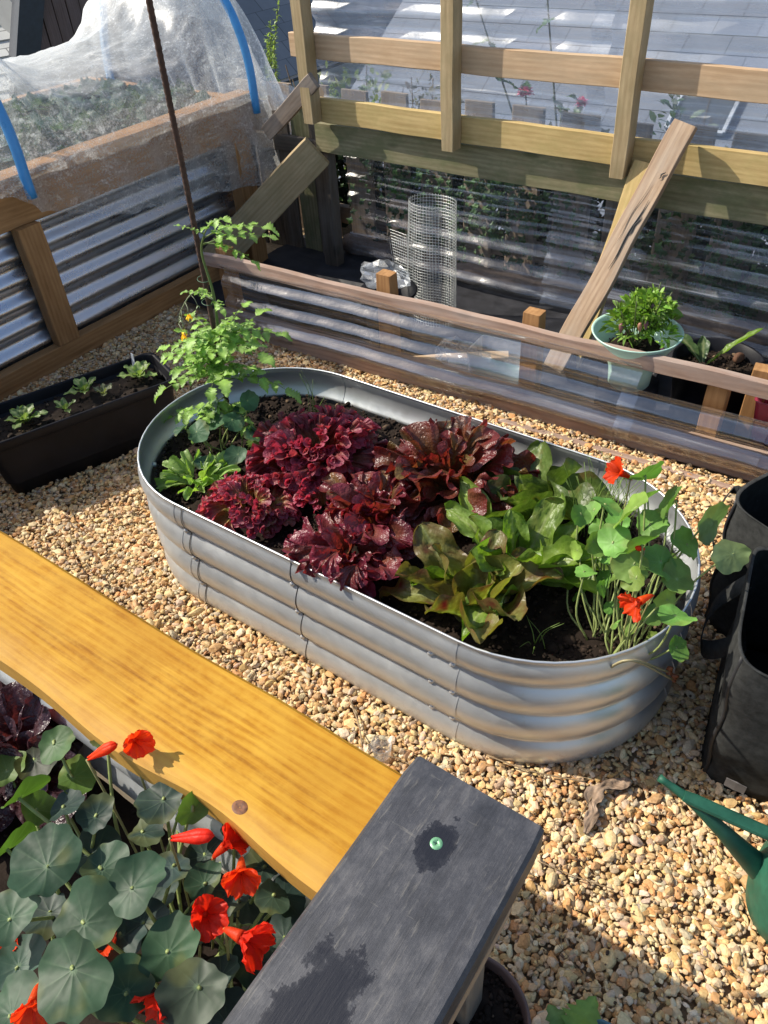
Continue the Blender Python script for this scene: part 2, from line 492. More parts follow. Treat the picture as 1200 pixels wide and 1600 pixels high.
M['dark'] = plain('dark_seam_and_recess_shade', (.02, .02, .022), .6)
M['blackplastic'] = plain('black_plastic', (.009, .009, .012), .5, spec=.18, var=.3, scale=12, bump=.25, bs=350)
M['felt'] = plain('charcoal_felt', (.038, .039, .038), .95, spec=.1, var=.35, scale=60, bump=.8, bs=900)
M['felt_shade'] = plain('charcoal_felt_inner_shade', (.014, .015, .014), .95, spec=.05, var=.3, scale=60, bump=.6, bs=900)  # darker copy of the felt, inner shade put into its colour
M['rust'] = plain('rusty_steel', (.085, .048, .034), .85, .3, var=.45, scale=90, bump=.7, bs=500)
M['bluehose'] = plain('blue_pipe', (.055, .28, .62), .35, spec=.5, var=.08)
M['mint'] = plain('mint_green_plastic', (.46, .68, .56), .38, var=.06, scale=8)
M['teal'] = plain('teal_plastic', (.02, .33, .40), .35, var=.1)
M['cangreen'] = plain('green_plastic', (.020, .095, .058), .5, spec=.3, var=.35, scale=22, bump=.15)
M['brownpot'] = plain('brown_plastic', (.14, .085, .07), .45, var=.12)
M['bluefelt'] = plain('blue_grey_fabric', (.10, .19, .22), .9, var=.25, scale=70, bump=.6, bs=900)
M['red'] = plain('dark_red_plastic', (.22, .02, .045), .35, var=.15)
M['yellowcard'] = plain('yellow_plastic', (.55, .38, .08), .5, var=.1)
M['screw'] = plain('green_screw', (.16, .36, .19), .38, .3, var=.15, scale=400)
M['wire'] = plain('galvanised_wire', (.60, .62, .60), .4, .6, var=.1)
M['gravel'] = attrcol('gravel_stone', .62, .35, .25, 600, .5, 220)
M['soil'] = attrcol('dark_soil', .9, .15, .8, 250, .6, 90)
M['bark'] = attrcol('bark', .9, .15, .9, 120, .6, 60)
M['clear_front'] = clear_sheet('clear_corrugated_plastic_front', .05, .42, .10, spec=1.9)
M['clear_low'] = clear_sheet('clear_corrugated_plastic', .05, .55, .17, spec=.9)
M['clear_back'] = clear_sheet('clear_corrugated_plastic_back', .42, .45, .25, (.9, 60, 60))
M['clear_film'] = clear_sheet('thin_clear_plastic', .14, .4, .3, (8, 8, 8), spec=.5)

# ---------------------------------------------------------------- ground
def ground():
    mb = MB()
    xs = np.unique(np.concatenate([np.linspace(-300, -12, 12), np.linspace(-12, 12, 97), np.linspace(12, 300, 12)]))
    ys = np.unique(np.concatenate([np.linspace(-300, -12, 12), np.linspace(-12, 14, 105), np.linspace(14, 300, 12)]))
    X, Y = np.meshgrid(xs, ys, indexing='ij')
    d = np.maximum(np.clip((Y-2.95)/1.2, 0, 1), np.clip((-3.7-X)/1.2, 0, 1))
    far = np.clip((np.hypot(X, Y)-12)/60, 0, 1)
    Z = -.012 - 2.6*d*d*(3-2*d) - 3*far
    V = np.stack([X, Y, Z], -1).reshape(-1, 3)
    mb.add(V, grid_faces(len(xs), len(ys)))
    t = NT('ground_earth'); tc = t.n('ShaderNodeTexCoord').outputs['Object']
    s = t.n('ShaderNodeSeparateXYZ'); t.l(tc, s.inputs[0])
    n = t.noise(tc, 60, 5, .7)
    sand = t.ramp(n, [(.3, (.22, .145, .075)), (.7, (.46, .33, .19))])
    grass = t.ramp(t.noise(tc, 8, 6, .7), [(.3, (.03, .05, .015)), (.7, (.10, .12, .05))])
    k = t.ramp(t.math('ADD', s.outputs[2], 1.0), [(.80, 1.0), (.95, 0.0)])
    t.base(t.mix(k, sand, grass)); t.set(Roughness=.95); t.bump(n, .6, .01)
    o = mb.build('ground', t.m); tag(o, kind='structure')
ground()

BX0, BX1, BY, BR, BH = -1.145, -.435, 1.042, .298, .315      # oval bed: two half circles
def in_oval(X, Y, r):
    return np.hypot(X - np.clip(X, BX0, BX1), Y - BY) < r

STONE = np.array([(.68, .46, .22), (.74, .56, .32), (.56, .33, .13), (.47, .23, .08), (.82, .70, .48), (.48, .27, .11), (.66, .43, .18), (.50, .42, .32),
                  (.70, .50, .26), (.58, .27, .085), (.76, .60, .36), (.44, .33, .22), (.64, .48, .30), (.72, .52, .25), (.80, .64, .38)])
def gravel():
    mb = MB()
    r = np.random.default_rng(3)
    def scatter(x0, x1, y0, y1, sp, lift, keep=1.0):
        nx, ny = int((x1-x0)/sp), int((y1-y0)/sp)
        X, Y = np.meshgrid(x0+(np.arange(nx)+.5)*sp, y0+(np.arange(ny)+.5)*sp, indexing='ij')
        X = X.ravel() + r.uniform(-.5, .5, X.size)*sp*1.1; Y = Y.ravel() + r.uniform(-.5, .5, Y.size)*sp*1.1
        k = r.random(X.size) < keep
        k &= ~in_oval(X, Y, .285)
        k &= ~((Y < .2) & (X < -.30))
        return np.stack([X, Y, 0*X + lift], -1)[k]
    for (x0, x1, y0, y1, sp, sub, sz) in ((-1.35, .55, .20, 1.45, .0090, 1, .0057), (-2.44, -1.35, .12, 1.45, .0096, 0, .0064), (-2.44, .55, 1.45, 1.84, .0096, 0, .0064),
                                           (-.9, .8, -.5, .20, .016, 0, .0095)):
        for lift, keep in ((0, 1), (.0045, .42)):
            P = scatter(x0, x1, y0, y1, sp, lift, keep)
            P[:, 2] += .004*vnoise(P*[1, 1, 0], 6, 1) + .0015*r.normal(size=len(P)) + .002
            ci = r.integers(0, len(STONE), len(P))
            c = (STONE[ci]*.8 + np.array([.66, .48, .26])*.2)*r.uniform(.80, 1.18, (len(P), 1))*r.uniform(.94, 1.06, (len(P), 3))
            size = sz*np.exp(r.normal(scale=.34, size=len(P)))
            pebbles(mb, P, size, np.clip(c, 0, .9), sub, .62, r, .55)
    n = 2600
    P = np.stack([r.uniform(-1.9, .5, n), r.uniform(.3, 1.8, n), np.full(n, .012)], -1); P = P[~in_oval(P[:, 0], P[:, 1], .30)]
    pebbles(mb, P, np.exp(r.normal(scale=.4, size=len(P)))*.0022, np.array([[.10, .06, .035]])*r.uniform(.5, 2.5, (len(P), 1)), 0, .5, r, .8)
    for k in range(520):
        a = r.uniform(0, 6.28); q = np.array([r.uniform(-1.9, .5), r.uniform(.3, 1.8), .014])
        if in_oval(q[0], q[1], .30): continue
        l = r.uniform(.006, .028); d = np.array([math.cos(a), math.sin(a), r.uniform(-.15, .15)]); tube(mb, [q-d*l, q+d*l*.1+[0, 0, .002], q+d*l], .0006, 3, np.array((.34, .24, .13))*r.uniform(.4, 1.3))
    o = mb.build('gravel', M['gravel'], smooth=False); tag(o, kind='stuff')
gravel()

def soil_bed(name, label, inside, x0, x1, y0, y1, z, step=.012, amp=.012, seed=1, clods=500, col=(.022, .015, .011)):
    mb = MB()
    nx, ny = max(4, int((x1-x0)/step)), max(4, int((y1-y0)/step))
    X, Y = np.meshgrid(np.linspace(x0, x1, nx), np.linspace(y0, y1, ny), indexing='ij')
    P = np.stack([X, Y, 0*X], -1).reshape(-1, 3)
    P[:, 2] = z + amp*vnoise(P, 14, seed, 4) + .4*amp*vnoise(P, 60, seed+1, 2)
    F = grid_faces(nx, ny)
    if inside is not None:
        k = inside(P[:, 0], P[:, 1]); F = F[k[F].all(1)]
    c = np.array(col)*(1 + .35*vnoise(P, 30, seed+2))[:, None]
    mb.add(P, F, c)
    r = np.random.default_rng(seed)
    Q = np.stack([r.uniform(x0, x1, clods), r.uniform(y0, y1, clods), np.zeros(clods)], -1)
    if inside is not None: Q = Q[inside(Q[:, 0], Q[:, 1])]
    Q[:, 2] = z + amp*vnoise(Q*[1, 1, 0], 14, seed, 4) + .002
    cc = np.array(col)*r.uniform(.6, 2.0, (len(Q), 1))
    hl = r.random(len(Q)) < .06; cc[hl] = (.16, .11, .07)
    pebbles(mb, Q, np.exp(r.normal(scale=.45, size=len(Q)))*.0030, cc, 1, .9, r, .8, .3)
    o = mb.build(name, M['soil']); tag(o, label, 'soil', kind='stuff')
    return o

# ---------------------------------------------------------------- oval galvanised bed
def oval_path(r, n_arc=28, n_str=30):
    """closed path round the stadium, starting at the right end of the front straight, counter-clockwise"""
    pts, nrm = [], []
    a = np.linspace(-np.pi/2, np.pi/2, n_arc, endpoint=False)
    for t in a: pts.append((BX1 + r*math.cos(t), BY + r*math.sin(t))); nrm.append((math.cos(t), math.sin(t)))
    for s in np.linspace(BX1, BX0, n_str, endpoint=False): pts.append((s, BY + r)); nrm.append((0, 1))
    for t in a: pts.append((BX0 - r*math.cos(t), BY - r*math.sin(t))); nrm.append((-math.cos(t), -math.sin(t)))
    for s in np.linspace(BX0, BX1, n_str, endpoint=False): pts.append((s, BY - r)); nrm.append((0, -1))
    return np.array(pts), np.array(nrm)
RIB = .083
def rib(z):
    z = min(z, .302); c2 = math.cos(math.pi*(z-.275)/RIB)**2 + .012
    return .0100*(2*c2**.38 - 1)
def oval_bed():
    root = thing('oval_raised_bed', 'oval galvanised steel raised bed with ribbed sides standing on the gravel', 'raised bed', (-.79, BY, 0))
    P, N = oval_path(BR)
    n = len(P)
    zs = np.concatenate([np.linspace(0, .302, 82), [.306, .311]])
    # eight overlapping panels
    arcs = 28; st = 30
    cuts = [0, 14, arcs, arcs+st//2, arcs+st, arcs+st+14, 2*arcs+st, 2*arcs+st+14, 2*arcs+2*st]
    for k in range(8):
        idx = np.arange(cuts[k], cuts[k+1]+1) % n
        off = .0012 if k % 2 else 0.0
        mb = MB()
        rows = []
        for z in zs:
            rr = rib(z) + off
            rows.append(np.column_stack([P[idx] + N[idx]*rr, np.full(len(idx), z)]))
        V = np.array(rows)
        Vi = V.copy(); Vi[..., :2] -= (N[idx]*.0018)[None]
        m = len(idx)
        mb.add(V.reshape(-1, 3), grid_faces(len(zs), m))
        mb.add(Vi.reshape(-1, 3), grid_faces(len(zs), m)[:, ::-1])
        for col in (0, m-1):
            q = np.concatenate([V[:, col], Vi[:, col]])
            L = len(zs)
            mb.add(q, np.array([(i, i+1, L+i+1, L+i) for i in range(L-1)]))
        mb.build('side_panel', M['zinc'], root)
    mb = MB()
    pr = np.column_stack([P + N*(rib(.302)-.0005), np.full(n, .3122)])
    T = norm(np.roll(pr, -1, 0) - np.roll(pr, 1, 0)); a = np.linspace(0, 2*np.pi, 8, endpoint=False)
    N3 = np.column_stack([N, np.zeros(n)])
    V = pr[:, None] + .0024*(N3[:, None]*np.cos(a)[None, :, None] + np.array([0, 0, 1.])*np.sin(a)[None, :, None])
    i, j = np.meshgrid(np.arange(n), np.arange(8), indexing='ij')
    F = np.stack([i*8+j, ((i+1) % n)*8+j, ((i+1) % n)*8+(j+1) % 8, i*8+(j+1) % 8], -1).reshape(-1, 4)
    mb.add(V.reshape(-1, 3), F)
    mb.build('rim', M['zinc'], root)
    # dark joint lines on the two front-left laps and bolts down every lap
    def at(s_idx, z, out=.0):
        p = P[s_idx % n]; q = N[s_idx % n]
        return np.array([*(p + q*(rib(z)+out)), z])
    fr = 2*arcs + st
    for ci, dark in ((0, False), (14, False), (arcs, False), (arcs+st//2, False), (arcs+st, False), (arcs+st+20, False), (fr+1, True), (fr+14, True), (fr+28, False)):
        if dark:
            mb = MB()
            tube(mb, [at(ci, z, .0016) for z in np.linspace(.004, .308, 60)], .0009, 5)
            mb.build('lap_joint', M['dark'], root)
        for z in (.2335, .1505, .0675):
            for side in ((1,) if not (0 < ci < 14) else (1,)):
                j = ci - 1
                b = MB(); c0 = at(j, z, .0)*.6 + at(j+1, z, .0)*.4
                nn = np.array([*N[j % n], 0]); u = np.array([0, 0, 1.]); v = np.cross(nn, u)
                for sgn in (1, -1):
                    rows = []
                    aa = np.linspace(0, 2*np.pi, 10, endpoint=False)
                    for (r_, h) in ((.0068, -.002), (.0068, .0010), (.0064, .0018), (.0058, .0024), (.0056, .0052), (.004, .0064), (.001, .0068)):
                        rows.append(c0 + nn*sgn*(h+.001) + r_*(u*np.cos(aa)[:, None] + v*np.sin(aa)[:, None]))
                    b.add(np.array(rows).reshape(-1, 3), grid_faces(7, 10, True))
                b.build('bolt', M['bolt'], root)
    return root
oval_bed()
soil_bed('soil', 'dark crumbly soil filling the oval steel bed around the lettuces', lambda x, y: in_oval(x, y, .282),
         BX0-BR, BX1+BR, BY-BR, BY+BR, .235, .009, .02, 4, 8000)
# ---------------------------------------------------------------- timber bed with corrugated iron, left
SCREW_GC = None
def corrugated(mb, p0, p1, z0, z1, nrm, amp=.009, per=.076, ph=0., nz=None, nl=2, thick=0, bow=None):
    """ribs run horizontally from p0 to p1 (xy points)"""
    nz = nz or int((z1-z0)/per*14)
    zs = np.linspace(z0, z1, nz); ls = np.linspace(0, 1, nl)
    p0 = np.array(p0, float); p1 = np.array(p1, float); nrm = np.array(nrm, float)
    V = []
    for z in zs:
        o = amp*np.cos(2*np.pi*(z-z0)/per + ph)
        for l in ls:
            b = bow(l, z) if bow else 0
            p = p0 + (p1-p0)*l + nrm*(o+b)
            V.append((p[0], p[1], z))
    mb.add(V, grid_faces(nz, nl))
    return mb
XL = -2.42
def left_bed():
    root = thing('timber_raised_bed', 'tall orange timber raised bed clad in corrugated iron under white netting', 'raised bed', (-2.9, 1.5, 0))
    mb = MB(); corrugated(mb, (XL-.03, .2), (XL-.03, 2.33), .02, .52, (1, 0), .0105, .076, 0, 100, 20); mb.build('corrugated_panel', M['iron'], root)
    mb = MB(); corrugated(mb, (XL, 2.345), (-3.35, 2.345), .02, .52, (0, 1), .009, .076, 0, 90, 6); mb.build('corrugated_panel', M['iron'], root)
    mb = MB(); board(mb, (XL-.02, .2, .548), (XL-.02, 2.46, .548), .115, .045); mb.build('top_rail', M['w_orange'], root)
    mb = MB(); board(mb, (XL-.02, .2, .627), (XL-.02, 2.46, .627), .035, .09); mb.build('top_rail', M['w_orange'], root)
    mb = MB(); board(mb, (-3.32, .2, .585), (-3.32, 2.40, .585), .115, .045); mb.build('top_rail', M['w_orange'], root)
    mb = MB(); board(mb, (-3.29, 2.37, .585), (XL-.046, 2.37, .585), .115, .045); mb.build('top_rail', M['w_orange'], root)
    mb = MB(); board(mb, (XL+.002, .2, .04), (XL+.002, 2.30, .04), .075, .045); mb.build('bottom_rail', M['w_orange'], root)
    for y in (.35, 1.345):
        mb = MB(); board(mb, (XL+.0045, y, .079), (XL+.0045, y, .490), .088, .045, (0, 1, 0)); mb.build('post', M['w_orange'], root)
    mb = MB(); board(mb, (XL+.03, 2.315, .0), (XL+.03, 2.315, .505), .09, .06, (0, 1, 0)); mb.build('post', M['w_orange'], root)
    soil_bed('soil', 'dark soil in the tall timber bed under the netting', None, -3.30, XL-.05, .9, 2.34, .55, .03, .015, 9, 400)
left_bed()

def hoop(yc, label):
    a = np.linspace(0, np.pi, 40)
    p = np.column_stack([-2.80 + .43*np.cos(a), np.full(40, yc) + .01*np.sin(3*a),   .645 + .505*np.sin(a)])
    p = np.concatenate([[[p[0, 0], yc, .575]], p, [[p[-1, 0], yc, .575]]])
    mb = MB(); tube(mb, spline(p, 90), .0165, 12)
    o = mb.build('pipe_hoop', M['bluehose']); tag(o, label, 'hoop', 'blue pipe hoops holding up the netting')
hoop(2.43, 'blue plastic pipe hoop at the far end of the netted timber bed')
hoop(1.375, 'blue plastic pipe hoop at the left photo edge, its foot on the timber rail')
def netting():
    ny, nt = 110, 90
    ys = np.linspace(.75, 2.53, ny); ts = np.linspace(0, 1, nt)
    hem = np.interp(ys, [.7, 1.3, 1.39, 1.54, 1.72, 2.12, 2.33, 2.45], [.60, .62, .535, .475, .42, .36, .33, .30])
    def hh(y):
        d = np.minimum(np.abs(y-2.43), np.abs(y-1.375))
        return .205 + .33*np.exp(-(d/.135)**1.35)
    V = []
    r = np.random.default_rng(5)
    for i, y in enumerate(ys):
        h = hh(y)
        end = max(0, (y-2.45)/.08)                       # gathered end
        for t in ts:
            if t < .22:
                u = t/.22
                x = -2.362 + .012*math.sin(y*38)*(1-u) + .02*(1-u)*math.sin(y*11+1) - .012*u*u; z = hem[i]*(1-u) + .645*u
            else:
                a = (t-.22)/.78*math.pi
                x = -2.80 + .41*math.cos(a); z = .645 + h*math.sin(a)**(.9 if h > .4 else .62)
            yy = y
            if end > 0:
                f = end**2
                x = x + (-2.42 - x)*.10*f; z = z - .20*f*(z-.3) ; 
            V.append((x, yy, z))
    V = np.array(V)
    n1 = vnoise(V*[1, 1, 1], 9, 3, 4); n2 = vnoise(V*[2, .6, 2], 26, 4, 3)
    low = np.clip((V[:, 2]-.64)/.12, .25, 1)
    V[:, 0] += .022*n1*low + .006*n2*low; V[:, 2] += .028*vnoise(V, 7, 6, 3) + .006*n2; V[:, 1] += .012*vnoise(V, 12, 8)
    # drag lines pulling to the hoop feet
    mb = MB(); mb.add(V, grid_faces(ny, nt))
    # end curtain hanging down past the bed's end
    m, k = 26, 40
    W = []
    for i in range(m):
        u = i/(m-1)
        for j in range(k):
            v = j/(k-1)
            a = math.pi*v
            top = np.array([-2.80+.43*math.cos(a), 2.53, .645+.42*math.sin(a)])
            bot = np.array([-2.37 - .75*v, 2.60 + .02*math.sin(v*40), .30 + .05*math.sin(v*17)])
            p = top*(1-u) + bot*u; p[1] += .05*math.sin(math.pi*u) + .018*math.sin(v*46+u*3)*u
            p[0] += .02*math.sin(u*9)*(1-v)
            W.append(p)
    mb.add(W, grid_faces(m, k))
    # loose scrap bunched behind the end post
    W = []
    for i in range(24):
        for j in range(24):
            u, v = i/23, j/23
            W.append((-2.40+.24*u, 2.50+.08*v, .58 + .12*(1-u*.4)*(1-v*.4) - .25*v*v))
    W = np.array(W); W += .035*np.stack([vnoise(W, 16, 11), vnoise(W, 16, 12), vnoise(W, 16, 13)], -1)
    mb.add(W, grid_faces(24, 24))
    t = NT('white_crop_netting'); tc = t.n('ShaderNodeTexCoord').outputs['Object']
    t.t.nodes.remove(t.b)
    tr = t.n('ShaderNodeBsdfTransparent')
    df = t.n('ShaderNodeBsdfDiffuse'); df.inputs[0].default_value = (.90, .92, .92, 1)
    tl = t.n('ShaderNodeBsdfTranslucent'); tl.inputs[0].default_value = (.90, .92, .92, 1)
    gl = t.n('ShaderNodeBsdfGlossy'); gl.inputs['Roughness'].default_value = .35
    a = t.n('ShaderNodeMixShader'); a.inputs[0].default_value = .55
    t.l(df.outputs[0], a.inputs[1]); t.l(tl.outputs[0], a.inputs[2])
    b = t.n('ShaderNodeMixShader'); b.inputs[0].default_value = .12; t.l(a.outputs[0], b.inputs[1]); t.l(gl.outputs[0], b.inputs[2])
    n = t.noise(t.mapping(tc, (7, 2.6, 7)), 2.2, 7, .74, 2.2); fi = t.noise(tc, 130, 3, .7)
    lw = t.n('ShaderNodeLayerWeight'); lw.inputs[0].default_value = .35
    fac = t.math('ADD', t.ramp(t.mix(.4, n, fi), [(.40, .09), (.53, .24), (.62, .68)]), t.math('MULTIPLY', lw.outputs['Facing'], .62))
    c = t.n('ShaderNodeMixShader'); t.l(fac, c.inputs[0]); t.l(tr.outputs[0], c.inputs[1]); t.l(b.outputs[0], c.inputs[2])
    t.l(c.outputs[0], t.out.inputs[0])
    o = mb.build('crop_netting', t.m); tag(o, 'white crop netting draped over blue hoops on the timber bed', 'netting')
netting()

# ---------------------------------------------------------------- greenhouse frame at the back
YB = 2.40
def back_frame():
    root = thing('greenhouse_frame', 'unfinished sawn timber greenhouse wall with clear corrugated plastic sheets behind', 'greenhouse frame', (-1.2, YB, 0))
    for x, zb, dxx in ((-2.033, .588, .0), (-1.437, .562, .005), (-.845, .555, -.005), (-.25, .56, 0)):
        mb = MB(); board(mb, (x, YB-.0275, zb), (x+dxx, YB-.0275, 2.3), .047, .055, (1, 0, 0), n=34, warp=.001); mb.build('post', M['w_post'], root)
    rails = [(.823, .078, 'w_pink', .022, -2.13), (.617, .083, 'w_yellow', .022, -2.03)]
    for z, wd, m, th, xs in rails:
        mb = MB(); board(mb, (xs, YB+th/2+.001, z+.006), (1.2, YB+th/2+.001, z-.016), wd, th, n=60, warp=.0012); mb.build('rail', M[m], root)
    mb = MB(); board(mb, (-2.08, YB+.052, .518), (1.2, YB+.052, .498), .105, .045, n=60, warp=.0012); mb.build('beam', M['w_moss'], root)
    # sloping brace down to the end of the left bed
    mb = MB(); board(mb, (-2.40, 2.09, .095), (-2.02, 2.365, .492), .125, .04, (-.45, -.3, 1), n=20); mb.build('brace', M['w_post'], root)
    # clear sheets: behind the rails above, in front of the fence below
    def sheet(x0, x1, z0, z1, y, per, amp, mat, ph=0):
        mb = MB(); corrugated(mb, (x0, y), (x1, y), z0, z1, (0, 1), amp, per, ph, int((z1-z0)/per*14), 130, bow=lambda l, z: .010*math.sin(l*7+z*5) + .0035*math.sin(l*(x1-x0)*14+z*3) + .0012*math.sin(l*(x1-x0)*43+z*8))
        mb.build('clear_sheet', M[mat], root)
    sheet(-2.05, -.95, .585, 1.75, YB+.062, .076, .010, 'clear_back')
    sheet(-1.02, .9, .585, 1.75, YB+.082, .076, .010, 'clear_back', 1)
    sheet(-2.02, -.95, .0, .463, YB+.115, .076, .013, 'clear_low')
    sheet(-1.12, .9, .0, .455, YB+.090, .076, .013, 'clear_low', .8)
back_frame()

def lone_board(name, p0, p1, wid, thk, wdir, mat, label, cat='board', **k):
    mb = MB(); board(mb, p0, p1, wid, thk, wdir, **k)
    o = mb.build(name, M[mat]); tag(o, label, cat); return o
lone_board('timber_offcut', (-2.27, 2.37, .525), (-1.99, 2.352, .735), .058, .022, (-.4, -.1, 1), 'w_grey', 'weathered grey board end sloping up against the left greenhouse post', n=14)
o = lone_board('leaning_board', (-.85, 2.03, .065), (-.672, 2.366, .72), .070, .024, (1, -.1, -.15), 'w_tan', 'weathered split board leaning on the greenhouse rails, the nearer of two', n=30, warp=.003)
mb = MB()
for (s0, s1, off, ww) in ((.44, .72, .006, .0026), (.58, .66, .012, .0022), (.2, .33, -.020, .0008), (.80, .83, .01, .0022), (.52, .78, -.012, .0009)):
    a = np.array([-.85, 2.03, .065]); b = np.array([-.672, 2.366, .72]); T = norm(b-a); W = norm(np.array([1, -.1, -.15]) - T*(np.array([1, -.1, -.15]) @ T)); D = np.cross(T, W)
    L = np.linalg.norm(b-a)
    pts = [a + T*L*(s0+(s1-s0)*u) + W*(off+.0022*math.sin(u*9)+.008*u) - D*.0128 for u in np.linspace(0, 1, 14)]
    tube(mb, pts, ww*np.sin(np.linspace(.15, 3, 14)), 5)
mb.build('split', M['dark'], o)  # dark slivers laid on the face, painting the shade inside the cracks
lone_board('leaning_board', (-.845, 2.16, .0), (-.775, 2.385, .60), .06, .022, (1, -.1, -.1), 'w_yellow', 'narrow yellow board behind the split board, nearly upright', n=24, warp=.002)

# ---------------------------------------------------------------- low clad wall of the cold frame
def low_wall():
    root = thing('cold_frame_wall', 'low reddish timber wall faced with clear corrugated plastic along the gravel', 'cold frame', (-1, 1.83, 0))
    yy = lambda x: 1.795 + (x+1.84)*.045
    X0, X1 = -2.10, .9
    mb = MB(); board(mb, (X0, yy(X0), .277), (X1, yy(X1), .271), .044, .022, n=70, warp=.0018); mb.build('top_board', M['w_cf'], root)
    mb = MB(); board(mb, (X0, yy(X0), .045), (X1, yy(X1), .045), .085, .036, n=70, warp=.0018); mb.build('bottom_board', M['w_cf'], root)
    for x, h in ((-2.04, .31), (-1.36, .345), (-.86, .325), (-.33, .262), (.3, .262)):
        mb = MB(); board(mb, (x, yy(x)+.042, 0), (x, yy(x)+.042, h), .055, .045, (1, 0, 0)); mb.build('stud', M['w_orange'], root)
    mb = MB(); corrugated(mb, (-2.0, yy(-2.0)-.030), (-.515, yy(-.515)-.030), .022, .292, (0, -1), .0135, .0755, 2.6, 64, 60, bow=lambda l, z: .004*math.sin(l*14)+.0008*math.sin(l*60+z*9)); mb.build('clear_sheet', M['clear_front'], root)
    mb = MB(); corrugated(mb, (-.56, yy(-.56)-.040), (-.175, yy(-.175)-.042), .030, .215, (0, -1), .0135, .0755, 2.6, 44, 30); mb.build('clear_sheet', M['clear_front'], root)
    mb = MB(); corrugated(mb, (-.175, yy(-.175)-.034), (.8, yy(.8)-.034), .022, .255, (0, -1), .0135, .0755, 2.6, 54, 30); mb.build('clear_sheet', M['clear_front'], root)
    mb = MB(); board(mb, (-.9, 1.77, .004), (.3, 1.815, .004), .02, .012, (0, 1, 0)); mb.build('ground_batten', M['w_cf'], root)
low_wall()

X_, Y_ = np.meshgrid(np.linspace(-2.40, .95, 200), np.linspace(1.875, 2.66, 60), indexing='ij')
P_ = np.stack([X_.ravel(), Y_.ravel(), 0*X_.ravel()], -1); P_[:, 2] = .006 + .010*vnoise(P_, 7, 91, 4) + .004*vnoise(P_*[1, 3, 1], 25, 92, 2); P_[:, 2] = np.maximum(P_[:, 2], .0)
mb = MB(); mb.add(P_, grid_faces(200, 60))
tag(mb.build('weed_membrane', plain('black_membrane', (.022, .022, .026), .7, spec=.3, var=.4, scale=14, bump=.5, bs=300)), 'crumpled black weed membrane covering the floor behind the low wall', 'membrane')

# ---------------------------------------------------------------- neighbour's picket fence behind
def fence():
    root = thing('picket_fence', 'dark weathered picket fence behind the lower clear plastic sheet', 'fence', (-1, 2.75, 0))
    x = -2.72; i = 0
    r = np.random.default_rng(2)
    while x < 1.3:
        wd = .135 + r.uniform(-.012, .012)
        mb = MB(); board(mb, (x, 2.75 + r.uniform(-.004, .004), -.3), (x + r.uniform(-.008, .008), 2.75, .612 + r.uniform(-.012, .008)), wd, .018, (1, 0, 0), bev=.006, n=10); mb.build('picket', M['w_picket'], root)
        x += .198 + r.uniform(-.008, .008)
    for z in (.08, .48):
        mb = MB(); board(mb, (-2.8, 2.785, z), (1.35, 2.785, z), .075, .035, n=60); mb.build('rail', M['w_picket'], root)
fence()
def corner_fence():
    root = thing('corner_fence_panel', 'dark upright fence boards in the corner beside the netted bed', 'fence', (-2.3, 2.52, 0))
    for k, x in enumerate((-2.56, -2.455, -2.35, -2.245, -2.14)):
        mb = MB(); board(mb, (x, 2.53+.012*(k % 2), -.1), (x, 2.53+.012*(k % 2), .60-.02*(k % 3)), .096, .016, (1, 0, 0)); mb.build('board', M['w_dark' if k != 3 else 'w_moss'], root)
    mb = MB(); board(mb, (-2.6, 2.507, .45), (-2.1, 2.507, .45), .06, .022); mb.build('rail', M['w_dark'], root)
    mb = MB(); board(mb, (-2.07, 2.46, 0), (-2.07, 2.46, .46), .07, .05, (1, 0, 0)); mb.build('post', M['w_dark'], root)
corner_fence()
mb = MB(); L = spline([(-2.1, 2.585, .045), (-1.5, 2.57, .04), (-.9, 2.58, .05), (-.2, 2.59, .03), (.7, 2.58, .04)], 60)
tube(mb, L, .036 + .006*np.sin(np.arange(60)*1.3), 14, (.20, .15, .12))
for k in range(len(mb.v)): mb.v[k] = mb.v[k] + .006*np.stack([vnoise(mb.v[k]*[.4, 1, 1], 60, 3)]*3, -1)
tag(mb.build('fallen_log', M['bark']), 'grey brown log lying along the foot of the picket fence', 'log')

